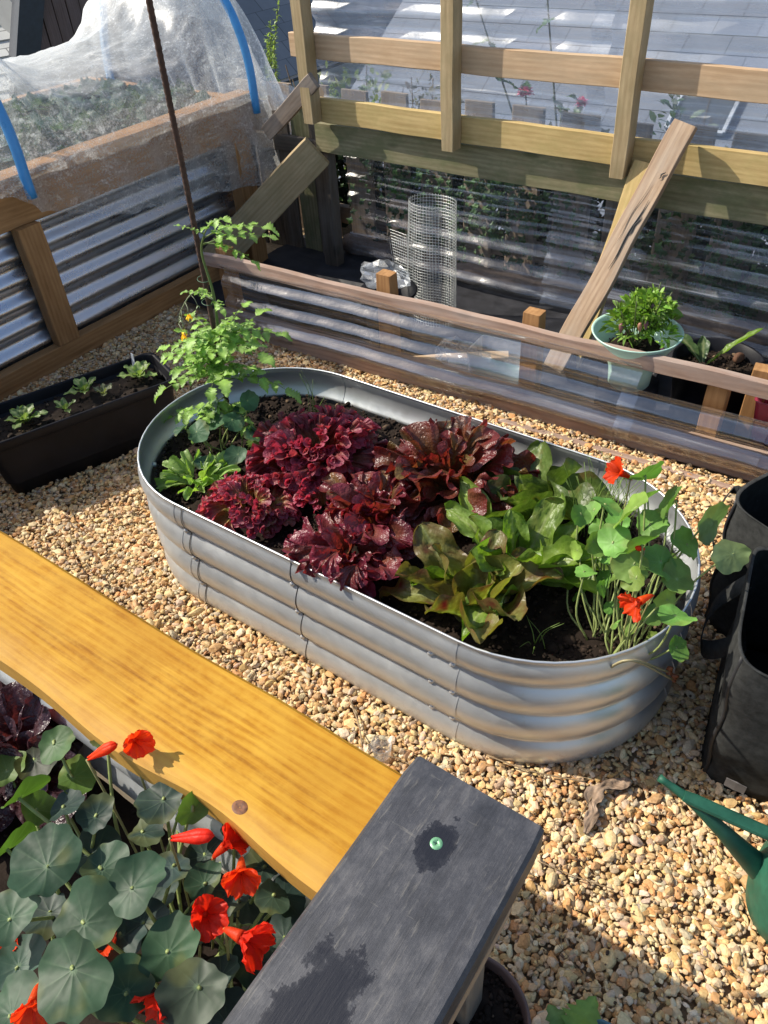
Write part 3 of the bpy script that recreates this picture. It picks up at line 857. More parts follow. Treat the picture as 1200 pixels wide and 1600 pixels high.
# ---------------------------------------------------------------- foreground bed
def live(s, a):
    """the sawn sleeper's wavy near edge and bowed far edge"""
    x = -3 + s*2.86
    if a > 0: return .004*math.sin(x*7+2) + .0045*math.exp(-((x+.46)/.12)**2)
    return -.006*math.exp(-((x+.60)/.10)**2) + .012*math.exp(-((x+.42)/.09)**2) - .003*math.sin(x*11)
def front_bed():
    root = thing('planter_box', 'foreground planter with golden sleeper edge and black painted corner timber', 'raised bed', (-.7, 0, 0))
    global SLEEPER_GC
    SLEEPER_GC = (_seed[0]+1)*3.7 % 20
    mb = MB(); board(mb, (-3.0, .276, .578), (-.14, .276, .578), .150, .044, (0, 1, 0), bev=.005, n=150, warp=.0005, live=live)
    mb.build('sleeper', sleeper_mat(), root)
    # knot
    k = MB(); a = np.linspace(0, 2*np.pi, 20, endpoint=False)
    cx, cy = -.395, .2235
    rows = [np.stack([cx+rr*1.2*np.cos(a), cy+rr*np.sin(a), np.full(20, .6004+.0004*h)], -1) for rr, h in ((.0078, 0), (.006, 1.5), (.0035, .5), (.0005, .2))]
    k.add(np.array(rows).reshape(-1, 3), grid_faces(4, 20, True), g=np.array(rows).reshape(-1, 3)*3+.5)
    k.build('knot', plain('knot_wood', (.15, .055, .018), .6, var=.5, scale=260), root)
    global SCREW_GC
    _seed_next = _seed[0] + 1
    off = np.array([_seed_next*7.31 % 50, _seed_next*3.7 % 20, _seed_next*1.9 % 20])
    # board runs from far end (y .357) towards the camera; its width axis is +x
    p0 = np.array([-.184, .357, .6215]); s = .357 - .287; acr = -.190 - p0[0]
    SCREW_GC = (off[0]+s, off[1]+acr)
    M['w_black'] = None
    mb = MB(); board(mb, tuple(p0), (-.184, -.75, .6215), .148, .0425, (1, 0, 0), bev=.004, n=50, warp=.0006)
    SC_ = SCREW_GC; 
    # first damp patch at the screw, second nearer the camera
    globals()['SCREW_GC'] = (SC_[0], SC_[1])
    mb.build('black_timber', black_mat(), root)
    mb = MB(); board(mb, (-.143, .335, .527), (-.143, -.75, .527), .11, .035, n=20); mb.build('end_rail', M['w_end'], root)
    mb = MB(); board(mb, (-.20, .320, .0), (-.20, .320, .555), .09, .045, (1, 0, 0)); mb.build('post', M['w_end'], root)
    mb = MB(); corrugated(mb, (-3.0, .214), (-.165, .214), .02, .553, (0, 1), .008, .076, 1.2, 90, 30); mb.build('metal_liner', M['zinc'], root)
    mb = MB(); corrugated(mb, (-.172, .21), (-.172, -.7), .02, .553, (1, 0), .008, .076, 1.2, 90, 30); mb.build('metal_liner', M['zinc'], root)
    # screw: flanged head with cross recess
    sc = MB(); c = np.array([-.190, .287, .6428]); a = np.linspace(0, 2*np.pi, 32, endpoint=False)
    prof = [(.0062, -.001), (.0064, .0006), (.0058, .0014), (.0036, .0015)]
    lathe(sc, prof, c, 32)
    # top disc with a cross cut
    ring = np.stack([c[0]+.0036*np.cos(a), c[1]+.0036*np.sin(a), np.full(32, c[2]+.0015)], -1)
    cr = np.where(np.abs(np.sin(2*a)) < .38, .0030, .0009)
    inn = np.stack([c[0]+cr*np.cos(a+.3), c[1]+cr*np.sin(a+.3), np.full(32, c[2]+.0014)], -1)
    low = inn*1; low[:, 2] -= .002
    sc.add(np.concatenate([ring, inn, low]), grid_faces(3, 32, True)); sc.f.append([[sc.n-32+q for q in range(32)]])
    s_ = sc.build('screw', M['screw'], root)
    d = MB(); d.add(low*1 + [0, 0, .0002], [list(range(32))]); d.build('cross_recess', M['dark'], s_, False)  # dark disc paints the shade at the bottom of the recess
front_bed()
soil_bed('soil', 'dark soil in the foreground planter under the nasturtiums', None, -1.6, -.175, -.6, .206, .40, .02, .015, 13, 900)

# ---------------------------------------------------------------- neighbouring houses
def slate_mat(name, a, b, su=.28, sv=.2, rough=.6):
    t = NT(name); gc = t.attr('gc').outputs['Vector']
    br = t.n('ShaderNodeTexBrick'); br.offset = .5
    br.inputs['Scale'].default_value = 1; br.inputs['Mortar Size'].default_value = .006; br.inputs['Mortar Smooth'].default_value = .2
    br.inputs['Brick Width'].default_value = su; br.inputs['Row Height'].default_value = sv
    br.inputs['Color1'].default_value = (*a, 1); br.inputs['Color2'].default_value = (*b, 1); br.inputs['Mortar'].default_value = (*(x*(.62 if a[0] > .14 and a[0] < .3 else .35) for x in a), 1)
    t.l(gc, br.inputs['Vector'])
    n = t.noise(gc, 2.5, 6, .7)
    t.base(t.mix(t.ramp(n, [(.3, .6), (.7, 0.0)]), br.outputs[0], (.6, .6, .62), 'MULTIPLY')); t.set(Roughness=rough, Specular_IOR_Level=.5)
    t.bump(br.outputs['Fac'], -.6, .01)
    return t.m
M['slate'] = slate_mat('dark_slate', (.10, .115, .135), (.14, .155, .175))
M['slate_blue'] = slate_mat('blue_grey_slate', (.145, .168, .21), (.165, .188, .232), .35, .2, .75)
M['slate_pale'] = slate_mat('pale_slate', (.52, .53, .51), (.64, .65, .62), .30, .22)
M['boards'] = wood('brown_cladding', (.10, .07, .066), (.19, .13, .12))
M['fascia'] = plain('dark_fascia', (.025, .03, .04), .5)
M['render'] = plain('grey_render', (.3, .3, .29), .9, var=.1, scale=4)
M['glass'] = plain('window_glass', (.05, .06, .07), .08, spec=.8, var=.1)
def slope(mb, o, u, v, lu, lv, step=.016):
    """slate roof sheet: origin o, u along the eaves, v up the slope; stepped courses"""
    o, u, v = np.array(o, float), norm(u), norm(v); nn = norm(np.cross(u, v))
    nrow = int(lv/.2); V, G, F = [], [], []
    for k in range(nrow):
        for (vv, h) in ((k*.2, step), ((k+1)*.2+.0, .002)):
            for uu in (0, lu):
                V.append(o + u*uu + v*vv + nn*h); G.append((uu, vv + (.0005 if vv == k*.2 else -.0005), 0))
        b = k*4
        F.append([b, b+1, b+3, b+2])
        if k: F.append([b-2, b-1, b+1, b])
    mb.add(V, F, g=G)
def solid(mb, pts, th, g=None):
    """polygon with thickness along its normal"""
    P = np.array(pts, float); nn = norm(np.cross(P[1]-P[0], P[2]-P[0])); n = len(P)
    V = np.concatenate([P, P - nn*th])
    mb.add(V, [list(range(n)), list(range(2*n-1, n-1, -1))] + [[i, i+n, (i+1) % n+n, (i+1) % n] for i in range(n)], g=g)
def house_a():
    root = thing('slate_roofed_house', 'house with dark slate roof seen between the netting and the left post', 'house', (-8, 9, -2.6))
    c, s = math.cos(R(38)), math.sin(R(38))
    f = MB(); slope(f, (-6.0, 14, -.41), (0, -1, 0), (-c, 0, s), 9.2, 5.6); f.build('roof', M['slate'], root, False)
    f = MB(); solid(f, [(-6.1, 4.9, -.45), (-6.1, 13.9, -.45), (-6.1, 13.9, -4), (-6.1, 4.9, -4)], .2); f.build('wall', M['render'], root, False)
    f = MB(); solid(f, [(-6.1, 4.9, -.45), (-6.1, 4.9, -4), (-14, 4.9, -4), (-14, 4.9, -.45), (-10.2, 4.9, 2.6)], .2); f.build('wall', M['render'], root, False)
    f = MB(); board(f, (-5.95, 4.8, -.47), (-5.95, 14, -.47), .1, .06); f.build('gutter', M['fascia'], root)
house_a()
def house_b():
    root = thing('blue_slate_house', 'long blue grey slate roof blurred behind the upper clear plastic', 'house', (0, 9, -3))
    c, s = math.cos(R(32)), math.sin(R(32))
    f = MB(); slope(f, (-5.2, 5.6, -1.15), (1, 0, 0), (0, c, s), 14, 6, .005); r_ = f.build('roof', M['slate_blue'], root, False)
    f = MB(); solid(f, [(-5.1, 5.75, -1.25), (8.7, 5.75, -1.25), (8.7, 5.75, -4.5), (-5.1, 5.75, -4.5)], .2); f.build('wall', M['render'], root, False)
    f = MB(); board(f, (-5.2, 5.55, -1.2), (8.8, 5.55, -1.2), .11, .08); f.build('gutter', M['fascia'], root)
    nn = np.array([0, -s, c]); v = np.array([0, c, s]); u = np.array([1., 0, 0])
    o = np.array([-5.2, 5.6, -1.15]) + u*3.17 + v*1.22 + nn*.03
    f = MB(); solid(f, [o, o+u*.44, o+u*.44+v*.36, o+v*.36], .03); sk = f.build('rooflight', M['glass'], root, False)
    f = MB(); fm = plain('pale_frame', (.40, .43, .47), .4)
    for a, b in ((o, o+u*.44), (o+u*.44, o+u*.44+v*.36), (o+u*.44+v*.36, o+v*.36), (o+v*.36, o)): board(f, a+nn*.01, b+nn*.01, .03, .03, nn)
    f.build('frame', fm, sk)
house_b()
def house_c():
    root = thing('pale_slate_house', 'sunlit pale slate roof at the top left corner beyond the netting', 'house', (-7.5, 3.2, -3))
    f = MB(); u = norm(np.array([.30, .95, 0]))
    slope(f, (-7.1, 2.4, -.40), u, (-.85, .27, .50), 2.6, 3.2); f.build('roof', M['slate_pale'], root, False)
    f = MB(); board(f, (-6.85, 3.95, .18), (-6.7, 4.05, 1.2), .22, .3, (.5, .84, 0)); f.build('bargeboard', M['boards'], root)
house_c()
def house_d():
    root = thing('brown_gabled_house', 'brown boarded gable with dark sloping verge above the sagging netting', 'house', (-6, 4.3, -3))
    u = norm(np.array([.25, .97, 0.])); C = np.array([-6., 3.74, 0.])
    f = MB(); solid(f, [C + [-.05, 0, -2.5], C + u*1.6 + [-.05, 0, -2.5], C + u*1.6 + [-.05, 0, 1.6], C + u*.62 + [-.05, 0, 1.6], C + u*.02 + [-.05, 0, .3]], .15); f.build('wall', M['fascia'], root, False)
    f = MB(); x = .12
    while x < 1.6:
        top = np.interp(x, [.1, .6, 1.6], [.35, 1.6, 1.6]); board(f, C + u*x + [.0, 0, -2.5], C + u*x + [.0, 0, top], .094, .03, u, n=6); x += .10
    f.build('cladding', M['boards'], root)
    f = MB(); board(f, C + u*-.10 + [.06, 0, .02], C + u*.62 + [.06, 0, 1.6], .17, .10, u, n=5); f.build('verge', M['fascia'], root)
    f = MB(); board(f, C + u*.84 + [.05, 0, .34], C + u*.98 + [.05, 0, .62], .06, .05, u, n=4); board(f, C + u*.86 + [.05, 0, .34], C + u*1.02 + [.05, 0, .12], .06, .05, u, n=4); f.build('window_frame', M['fascia'], root)
house_d()
# ---------------------------------------------------------------- plants
def bend(x, z, th0, k):
    """bend flat x (along), z (off surface) into an arc starting at pitch th0 curling by k per metre"""
    th = th0 + k*x
    if abs(k) < 1e-6: X = x*math.cos(th0); Z = x*math.sin(th0)
    else: X = (np.sin(th) - math.sin(th0))/k; Z = (-np.cos(th) + math.cos(th0))/k
    return X - z*np.sin(th), Z + z*np.cos(th)
def frame_pts(L, base, yaw, roll=0):
    L = L.copy()
    if roll:
        y, z = L[:, 1].copy(), L[:, 2].copy(); L[:, 1] = y*math.cos(roll)-z*math.sin(roll); L[:, 2] = y*math.sin(roll)+z*math.cos(roll)
    c, s = math.cos(yaw), math.sin(yaw)
    return np.stack([L[:, 0]*c - L[:, 1]*s, L[:, 0]*s + L[:, 1]*c, L[:, 2]], -1) + base
def lerp(a, b, t): return np.asarray(a)[None]*(1-t[:, None]) + np.asarray(b)[None]*t[:, None]

def lettuce_leaf(mb, base, yaw, pitch, curl, L, spread, c0, c1, r, lobes=6, a1=.08, mid=22, a2=.05, k3=50, a3=.03, nu=13, nv=64, cup=.25, power=1.3, edge=.5, notch=0., twist=0., c2=None):
    """fan-shaped leaf with a ruffled margin; colours run from c0 (rib) to c1 (margin)"""
    u = np.linspace(.05, 1, nu)**.75; ph = np.linspace(-1, 1, nv)
    U, Pn = np.meshgrid(u, ph, indexing='ij'); U = U.ravel(); W = Pn.ravel()
    p = r.uniform(0, 6.28, 8)
    A = W*spread*(.30+.70*U)
    jit = 1.2*np.sin(3.1*W+p[3]) + .7*np.sin(7.3*W+p[4])
    out = 1 - .20*np.abs(W)**2.2 + .05*np.sin(W*5+p[5]) - notch*np.maximum(0, np.sin(lobes*W+p[0]))**2*U**2
    rad = U*out*L
    x = rad*np.cos(A); y = rad*np.sin(A)*1.08
    z = L*(a1*U**1.6*np.sin(lobes*W+p[0]+jit*.5) + a2*U**3.2*np.sin(mid*W+p[1]+jit+U*2) + a3*U**6*np.sin(k3*W+p[2]+2*jit))
    tang = L*(a2*.8*U**4*np.cos(mid*W+p[1]+jit+U*2) + a3*.8*U**6*np.cos(k3*W+p[2]+2*jit))
    x = x - tang*np.sin(A); y = y + tang*np.cos(A)
    z = z + cup*L*(W*W)*U
    # margin rolls outward
    e = np.clip(U-.72, 0, 1)/.28; z = z - .05*L*e*e; x = x - .03*L*e*e
    X, Z = bend(x, z, pitch, curl)
    V = np.stack([X, y, Z], -1)
    V += L*.035*np.stack([vnoise(V/L + p[6], 5, 2, 2), vnoise(V/L + p[6], 5, 3, 2), vnoise(V/L + p[7], 9, 2, 2)], -1)
    t = np.clip((U**power)*(1-edge) + edge*(U**4) + .12*np.sin(mid*W+p[1])*U + r.uniform(-.12, .12), 0, 1)
    t = t*np.clip(np.abs(W)*8*(.25+U), .3, 1)
    col = lerp(c0, c1, t)
    if c2 is not None:
        q = np.clip(1.5*U**7 + .5*np.sin(k3*.5*W+p[1])*U**5, 0, 1)[:, None]; col = col*(1-q*.6) + np.array(c2)*q*.6
    col = col*r.uniform(.75, 1.25)
    mb.add(frame_pts(V, base, yaw, twist), grid_faces(nu, nv), np.clip(col, 0, .95))

def stay_inside(V):
    """leaves lean against the steel wall instead of passing through it"""
    cx = np.clip(V[:, 0], BX0, BX1); dx = V[:, 0]-cx; dy = V[:, 1]-BY; d = np.hypot(dx, dy) + 1e-9
    lim = np.where(V[:, 2] < .325, .284, .290 + (V[:, 2]-.325)*1.8)
    k = np.where((d > lim) & (V[:, 1] > .5), lim/d, 1)
    V = V.copy(); V[:, 0] = cx + dx*k; V[:, 1] = BY + dy*k
    return V
def lettuce(name, label, loc, size, n, c0, c1, mat, seed, sq=(1, 1), tilt=(0, 0), pmin=28, pmax=84, rise=.02, curlk=1., spread=.85, keep_in=True, extra=(), **kw):
    r = np.random.default_rng(seed); mb = MB()
    for i in range(n):
        f = (i+.5)/n                                   # 0 inner .. 1 outer
        yaw = i*2.399 + r.uniform(-.8, .8)
        pitch = R(pmax - (pmax-pmin)*f + r.uniform(-20, 16)); L = size*(.66+.38*f)*r.uniform(.82, 1.15)
        curl = -(.6 + 1.5*f)*r.uniform(.2, 1.4)/size*.35*curlk
        b = np.array(loc) + [.014*math.cos(yaw), .014*math.sin(yaw), rise*(1-f)]
        lettuce_leaf(mb, b, yaw, pitch, curl, L, spread*r.uniform(.8, 1.2), c0, c1, r, twist=r.normal(scale=.38), **kw)
    V = np.concatenate(mb.v) - np.array(loc)
    V[:, 0] = V[:, 0]*sq[0] + V[:, 2]*tilt[0]; V[:, 1] = V[:, 1]*sq[1] + V[:, 2]*tilt[1]
    V[:, 2] = np.maximum(V[:, 2], -.015)
    V = V + np.array(loc)
    if keep_in == 'over':
        d = np.hypot(V[:, 0]-np.clip(V[:, 0], BX0, BX1), V[:, 1]-BY)
        V[:, 2] = np.where(d > .280, np.maximum(V[:, 2], .329 - np.maximum(0, d-.318)*1.1), V[:, 2])
    elif keep_in: V = stay_inside(V)
    mb.v = [V]; mb.c = [np.concatenate(mb.c)]; mb.g = [V]
    for (b, yaw, pitch, curl, L, sp) in extra: lettuce_leaf(mb, np.array(b), yaw, pitch, curl, L, sp, c0, c1, r, **kw)
    o = mb.build(name, M[mat]); tag(o, label, 'lettuce')
    return o
frillkw = dict(lobes=6, a1=.13, mid=31, a2=.070, k3=97, a3=.060, nu=17, nv=210, notch=.10, power=1.2, edge=.3, spread=.95, cup=.12, c2=(.42, .11, .16))
lettuce('frilly_red_lettuce', 'large frilly crimson lettuce at the back left of the oval bed', (-1.02, 1.07, .235), .172, 22, (.24, .17, .06), (.27, .026, .06), 'frill', 21, tilt=(.12, -.15), pmin=32, **frillkw)
lettuce('frilly_red_lettuce', 'smaller frilly crimson lettuce with green heart at the front left of the oval bed', (-1.045, .862, .235), .108, 17, (.36, .38, .10), (.33, .042, .085), 'frill', 22, tilt=(.05, -.1), pmin=30, **frillkw)
lettuce('frilly_red_lettuce', 'little frilly crimson lettuce between the two bigger frilly ones and the glossy ones', (-.895, .945, .235), .095, 7, (.26, .18, .07), (.29, .03, .07), 'frill', 26, pmin=40, **frillkw)
oakkw = dict(lobes=6, a1=.12, mid=19, a2=.065, k3=44, a3=.022, nu=15, nv=110, power=.8, edge=.2, spread=.70, cup=.25, notch=.24)
lettuce('red_leaf_lettuce', 'glossy bronze red lettuce at the back centre of the oval bed against the rim', (-.69, 1.155, .235), .190, 20, (.17, .14, .04), (.17, .032, .030), 'redleaf', 23, tilt=(.05, -.08), pmin=34, **oakkw)
lettuce('red_leaf_lettuce', 'glossy dark red lettuce in the middle of the oval bed', (-.765, .965, .235), .158, 17, (.18, .12, .04), (.165, .026, .040), 'redleaf', 24, tilt=(0, -.12), pmin=34, **oakkw)
lettuce('red_leaf_lettuce', 'glossy dark red lettuce hanging over the front rim of the oval bed', (-.735, .848, .240), .135, 15, (.16, .06, .03), (.19, .024, .045), 'redleaf', 25, tilt=(-.1, -.35), pmin=30, rise=.03, extra=[((-.775, .80, .318), R(-100), R(32), -20, .085, .7), ((-.69, .795, .32), R(-75), R(35), -22, .075, .6), ((-.735, .80, .325), R(-88), R(48), -20, .08, .6)], **oakkw)
lettuce('green_lettuce', 'small pale green oakleaf lettuce at the left end of the oval bed', (-1.215, .865, .235), .105, 12, (.34, .46, .16), (.26, .40, .10), 'greenleaf', 27, lobes=9, a1=.10, mid=13, a2=.03, k3=20, a3=.01, spread=.6, notch=.42, cup=.15, nv=50)

def cos_leaf(mb, base, yaw, pitch, curl, L, Wd, c0, c1, r, fold=.35, wave=.06, roll=0, nu=20, nv=15, tipdroop=0):
    """long spoon-shaped leaf with a pale rib and blistered blade"""
    s = np.linspace(0, 1, nu); w_ = np.linspace(-1, 1, nv)
    S, W = np.meshgrid(s, w_, indexing='ij'); S = S.ravel(); W = W.ravel()
    hw = Wd*np.clip(np.sin(np.pi*np.clip(S, .02, .985)**1.35), 0, 1)**.62 * (.35+.65*np.minimum(1, S*2.2))
    p1, p2 = r.uniform(0, 6.28, 2)
    hw = hw*np.sqrt(np.clip(1 - (np.clip(S-.72, 0, .28)/.285)**2, 0, 1)); hw = np.where(S > .6, np.maximum(hw, Wd*.80*np.sqrt(np.clip(1 - (np.clip(S-.60, 0, .4)/.402)**2, 0, 1))), hw)
    x = S*L; y = W*hw
    z = fold*hw*W*W + wave*L*W**3*np.sin(S*17+p1)*1.1 + wave*L*.8*np.sin(S*9+p2 + W*2)*np.abs(W)**1.5 + .009*L*np.sin(S*38+p1)*np.cos(W*9) + .010*L*np.sin(S*26+W*11+p2)*np.sin(W*13+p1)
    y = y + .5*wave*L*np.abs(W)*np.cos(S*13+p2)*np.sign(W)
    X, Z = bend(x, z, pitch, curl)
    V = np.stack([X, y, Z], -1); V = frame_pts(V, base, yaw, roll)
    t = np.clip(.35*S + .55*np.abs(W) + .25*np.sin(S*7+p1)*np.sin(W*5+p2) + r.uniform(-.15, .15), 0, 1)
    col = lerp(c0, c1, t)
    vv = np.exp(-(np.sin(9*np.pi*(S - .22*np.abs(W)))/.30)**2)*(1-np.abs(W)*.6)*.30; col = col*(1-vv[:, None]) + np.array([.40, .46, .18])*vv[:, None]
    rib_ = np.exp(-(W/(.13-.07*S))**2)*(1-S*.6); rib_ = rib_[:, None]
    col = col*(1-rib_) + np.array([.42, .46, .22])*rib_
    br = np.clip(vnoise(V, 45, int(p1*10), 2)-.25, 0, 1)[:, None]*(S > .3)[:, None]
    col = col*(1-br*kbr[0]) + np.array([.17, .045, .03])*br*kbr[0]
    mb.add(V, grid_faces(nu, nv), col*r.uniform(.85, 1.15))
kbr = [0]
def cos_lettuce(label, loc, n, L, Wd, c0, c1, brown, seed, open_=1.0, name='cos_lettuce', lean=(0, 0), cat='lettuce'):
    r = np.random.default_rng(seed); mb = MB(); kbr[0] = brown
    for i in range(n):
        f = (i+.5)/n; yaw = i*2.399 + r.uniform(-.35, .35)
        pitch = R(88 - (20+46*open_)*f + r.uniform(-7, 7))
        cos_leaf(mb, np.array(loc) + [.014*math.cos(yaw), .014*math.sin(yaw), 0], yaw, pitch, -(2 + 6*f*open_)*r.uniform(.3, 1.5), L*(.68+.4*f)*r.uniform(.85, 1.12), Wd*r.uniform(.8, 1.15), c0, c1, r, wave=.055, fold=r.uniform(.3, 1.1), roll=r.normal(scale=.35), nu=26, nv=21)
    V = np.concatenate(mb.v) - np.array(loc)
    V[:, 0] += V[:, 2]*lean[0]; V[:, 1] += V[:, 2]*lean[1]; V[:, 2] = np.maximum(V[:, 2], -.01)
    mb.v = [stay_inside(V + np.array(loc)) if cat == 'lettuce' else V + np.array(loc)]
    o = mb.build(name, M['greenleaf']); tag(o, label, cat); return o
cos_lettuce('dark green bronze blotched lettuce at the back rim beside the bronze red one', (-.49, 1.165, .235), 11, .175, .056, (.12, .19, .045), (.07, .10, .025), 1.2, 31, .75)
cos_lettuce('bright green upright lettuce in the right centre of the oval bed', (-.45, .985, .235), 17, .215, .030, (.26, .38, .06), (.11, .20, .03), .5, 32, .62)
cos_lettuce('green and bronze mottled lettuce close to the front rim of the oval bed', (-.475, .865, .235), 13, .180, .042, (.24, .28, .06), (.17, .10, .04), 2.4, 33, .62)

VEIN = np.array([.30, .42, .24])
def round_leaf(mb, c, nrm, rad, col, r, seg=90, nr=9, cup=.13, up=(0, 0, 1), vein=.6, holes=False):
    """nasturtium leaf: a waved disc with pale veins from an off-centre stalk"""
    nrm = norm(nrm); a_ = norm(np.cross(nrm, [.3, 1, .2])); b_ = np.cross(nrm, a_)
    rr = np.linspace(0.02, 1, nr); th = np.linspace(0, 2*np.pi, seg, endpoint=False)
    Rr, T = np.meshgrid(rr, th, indexing='ij'); Rr = Rr.ravel(); T = T.ravel()
    p = r.uniform(0, 6.28, 5)
    o = 1 + .05*np.cos(9*T+p[0]) *.6+ .06*np.cos(2*T+p[1]) + .04*np.cos(3*T+p[2])
    o = o*(1 + Rr**3*(.025*np.sin(11*T+p[3]) + .03*np.sin(5*T+p[0])))
    x = Rr*o*np.cos(T)*(1+.10*math.sin(p[3])); y = Rr*o*np.sin(T)
    off = .22*(1-Rr)**1
    z = cup*Rr**2*(.5 + 1.3*np.cos(2*T+p[3])) + .05*Rr**2.5*np.sin(3*T+p[4]) + .03*Rr**4*np.sin(7*T+p[1]) - .010*np.abs(np.cos(4.5*T+p[0]))*Rr*(1-Rr)*4 + .07*(Rr-.3)**2
    V = np.array(c) + rad*((x+off*math.cos(p[1]))[:, None]*a_ + (y+off*math.sin(p[1]))[:, None]*b_ + z[:, None]*nrm)
    vn = np.exp(-(np.cos(4.5*T+p[0])/(.07+.10*(1-Rr)))**2)*np.exp(-Rr*1.3)*vein*.42
    vn = vn + .8*vein*np.exp(-(Rr/.05)**2)
    cc = np.array(col)*(1 + .20*np.sin(T*2+p[2])[:, None]*Rr[:, None] + .25*vnoise(V, 55, int(p[0]*9), 3)[:, None])
    yl = (np.clip(vnoise(V, 30, int(p[1]*9), 2)+Rr*.5-.62, 0, 1)*2)[:, None]; cc = cc*(1-np.clip(yl, 0, .35)) + np.array([.20, .20, .05])*np.clip(yl, 0, .35)
    vn = np.clip(vn, 0, 1)[:, None]
    cc = cc*(1-vn) + VEIN*vn
    mb.add(V, grid_faces(nr, seg, True), np.clip(cc, 0, .9)); mb.f.append([[mb.n - nr*seg + q for q in range(seg)][::-1]])
    return np.array(c) + rad*.22*(math.cos(p[1])*a_ + math.sin(p[1])*b_)

def flower(c, d, size, col, r, parent, mbs=None, bud=False):
    """nasturtium flower: five ruffled petals from a throat, a spur behind"""
    d = norm(d); a_ = norm(np.cross(d, [.2, .3, 1])); b_ = np.cross(d, a_)
    mb = MB()
    if bud:
        P = [np.array(c) + d*size*t for t in (-.9, -.5, -.1, .35, .75, 1.05)]
        for q in range(3): 
            o_ = (a_*math.cos(q*2.1) + b_*math.sin(q*2.1))*size*.08
            tube(mb, spline([p_+o_ for p_ in P], 14), size*np.interp(np.linspace(0, 1, 14), [0, .25, .6, .85, 1], [.04, .12, .26, .20, .03]), 10, col)
    else:
        nu, nv = 10, 17
        for k in range(5):
            A = k*2*math.pi/5 + r.uniform(-.15, .15)
            ra = a_*math.cos(A) + b_*math.sin(A); ta = -a_*math.sin(A) + b_*math.cos(A)
            S, W = np.meshgrid(np.linspace(0, 1, nu), np.linspace(-1, 1, nv), indexing='ij'); S = S.ravel(); W = W.ravel()
            hw = .12 + .62*S**1.3*np.sqrt(np.clip(1.12 - S**4, 0, 1.2))
            p1, p2 = r.uniform(0, 6.28, 2)
            open_ = r.uniform(.75, 1.15)
            rad_ = .1 + .18*S + .85*open_*np.clip(S-.25, 0, 1)**1.25; ax = -.35 + 1.05*S - .55*np.clip(S-.5, 0, 1)**1.5*open_ + .10*S**2*np.sin(5*W+p1) + .06*S**3*np.sin(11*W+p2)
            ext = 1 - .13*W*W
            V = np.array(c) + size*((rad_*ext)[:, None]*ra + (W*hw*.9)[:, None]*ta + ax[:, None]*d)
            cc = np.array(col)*(1 - .25*(1-S)[:, None]) * r.uniform(.85, 1.12)
            dk = np.exp(-(np.cos(W*9))**2/.1)*(S < .5)*.5
            cc = cc*(1-dk[:, None])
            mb.add(V, grid_faces(nu, nv), cc)
        spur = spline([np.array(c) - d*size*.2, np.array(c) - d*size*.8, np.array(c) - d*size*1.15 + np.array([0, 0, -.15*size])], 10)
        tube(mb, spur, size*np.linspace(.24, .035, 10), 10, tuple(np.array(col)*.85 + [.02, .03, 0]))
    return mb.build('flower', M['petal'], parent)
RED = (.80, .035, .012); ORG = (.85, .07, .010)

def nasturtium(name, label, base, leaves, flowers, seed, colr, group=None, leafsep=False, sr=.0016):
    """leaves: (x, y, z, radius, nx, ny, nz[, colour]); flowers: (x, y, z, dx, dy, dz, size, bud)"""
    r = np.random.default_rng(seed)
    root = thing(name, label, 'nasturtium', base, group)
    st = MB(); lf = MB(); tops = []
    for q in leaves:
        x, y, z, rad, nx, ny, nz = q[:7]
        col = np.array(q[7] if len(q) > 7 else colr)*r.uniform(.8, 1.2)*r.uniform(.93, 1.07, 3)
        m = MB() if leafsep else lf
        hub = round_leaf(m, (x, y, z), (nx, ny, nz), rad, col, r)
        if leafsep: m.build('leaf', M['leafwax'], root)
        n_ = norm(np.array([nx, ny, nz], float))
        b = np.array(base) + [r.uniform(-.04, .04)*(4 if leafsep else 1), r.uniform(-.03, .03), 0]
        b = b*.6 + np.array([hub[0], hub[1], base[2]])*.4
        P = spline([b, b*.45 + hub*.55 - n_*rad*.6 + r.normal(scale=.013, size=3)*[1, 1, .3], hub - n_*rad*.3, hub], 14)
        tube(st, P, np.linspace(sr*1.25, sr, 14), 6, (.30, .36, .12))
    if not leafsep: lf.build('leaves', M['leafwax'], root)
    for (x, y, z, dx, dy, dz, s, bud) in flowers:
        c = np.array([x, y, z]); d = norm([dx, dy, dz])
        flower(c, d, s, RED if r.random() < .6 else ORG, r, root, bud=bud)
        b = np.array(base) + [r.uniform(-.03, .03), r.uniform(-.03, .03), 0]; b = b*.5 + np.array([x, y, base[2]])*.5
        tube(st, spline([b, b*.4+c*.6 - d*s*.5, c - d*s*1.0], 12), sr*.85, 6, (.32, .30, .12))
    st.build('stems', M['stem'], root)
    return root
#@@DATA
# small nasturtium at the left end of the oval bed
G1 = (.06, .13, .07)
nasturtium('nasturtium', 'small dark leaved nasturtium at the left end of the oval bed below the tomato', (-1.27, .99, .235),
    [(-1.30, 1.02, .345, .030, -.2, -.4, 1), (-1.245, .93, .350, .028, .3, -.6, 1), (-1.19, .99, .36, .026, .5, -.2, 1), (-1.20, 1.06, .375, .024, .3, -.5, .9),
     (-1.32, .94, .325, .024, -.6, -.2, 1), (-1.26, 1.0, .33, .026, 0, -.3, 1), (-1.16, .95, .30, .027, .4, -.5, 1), (-1.24, 1.07, .33, .024, 0, 0, 1),
     (-1.33, .99, .30, .022, -.8, -.2, .6), (-1.22, .90, .29, .02, .2, -.4, 1), (-1.18, 1.03, .30, .022, .5, .2, 1)], [], 41, G1)
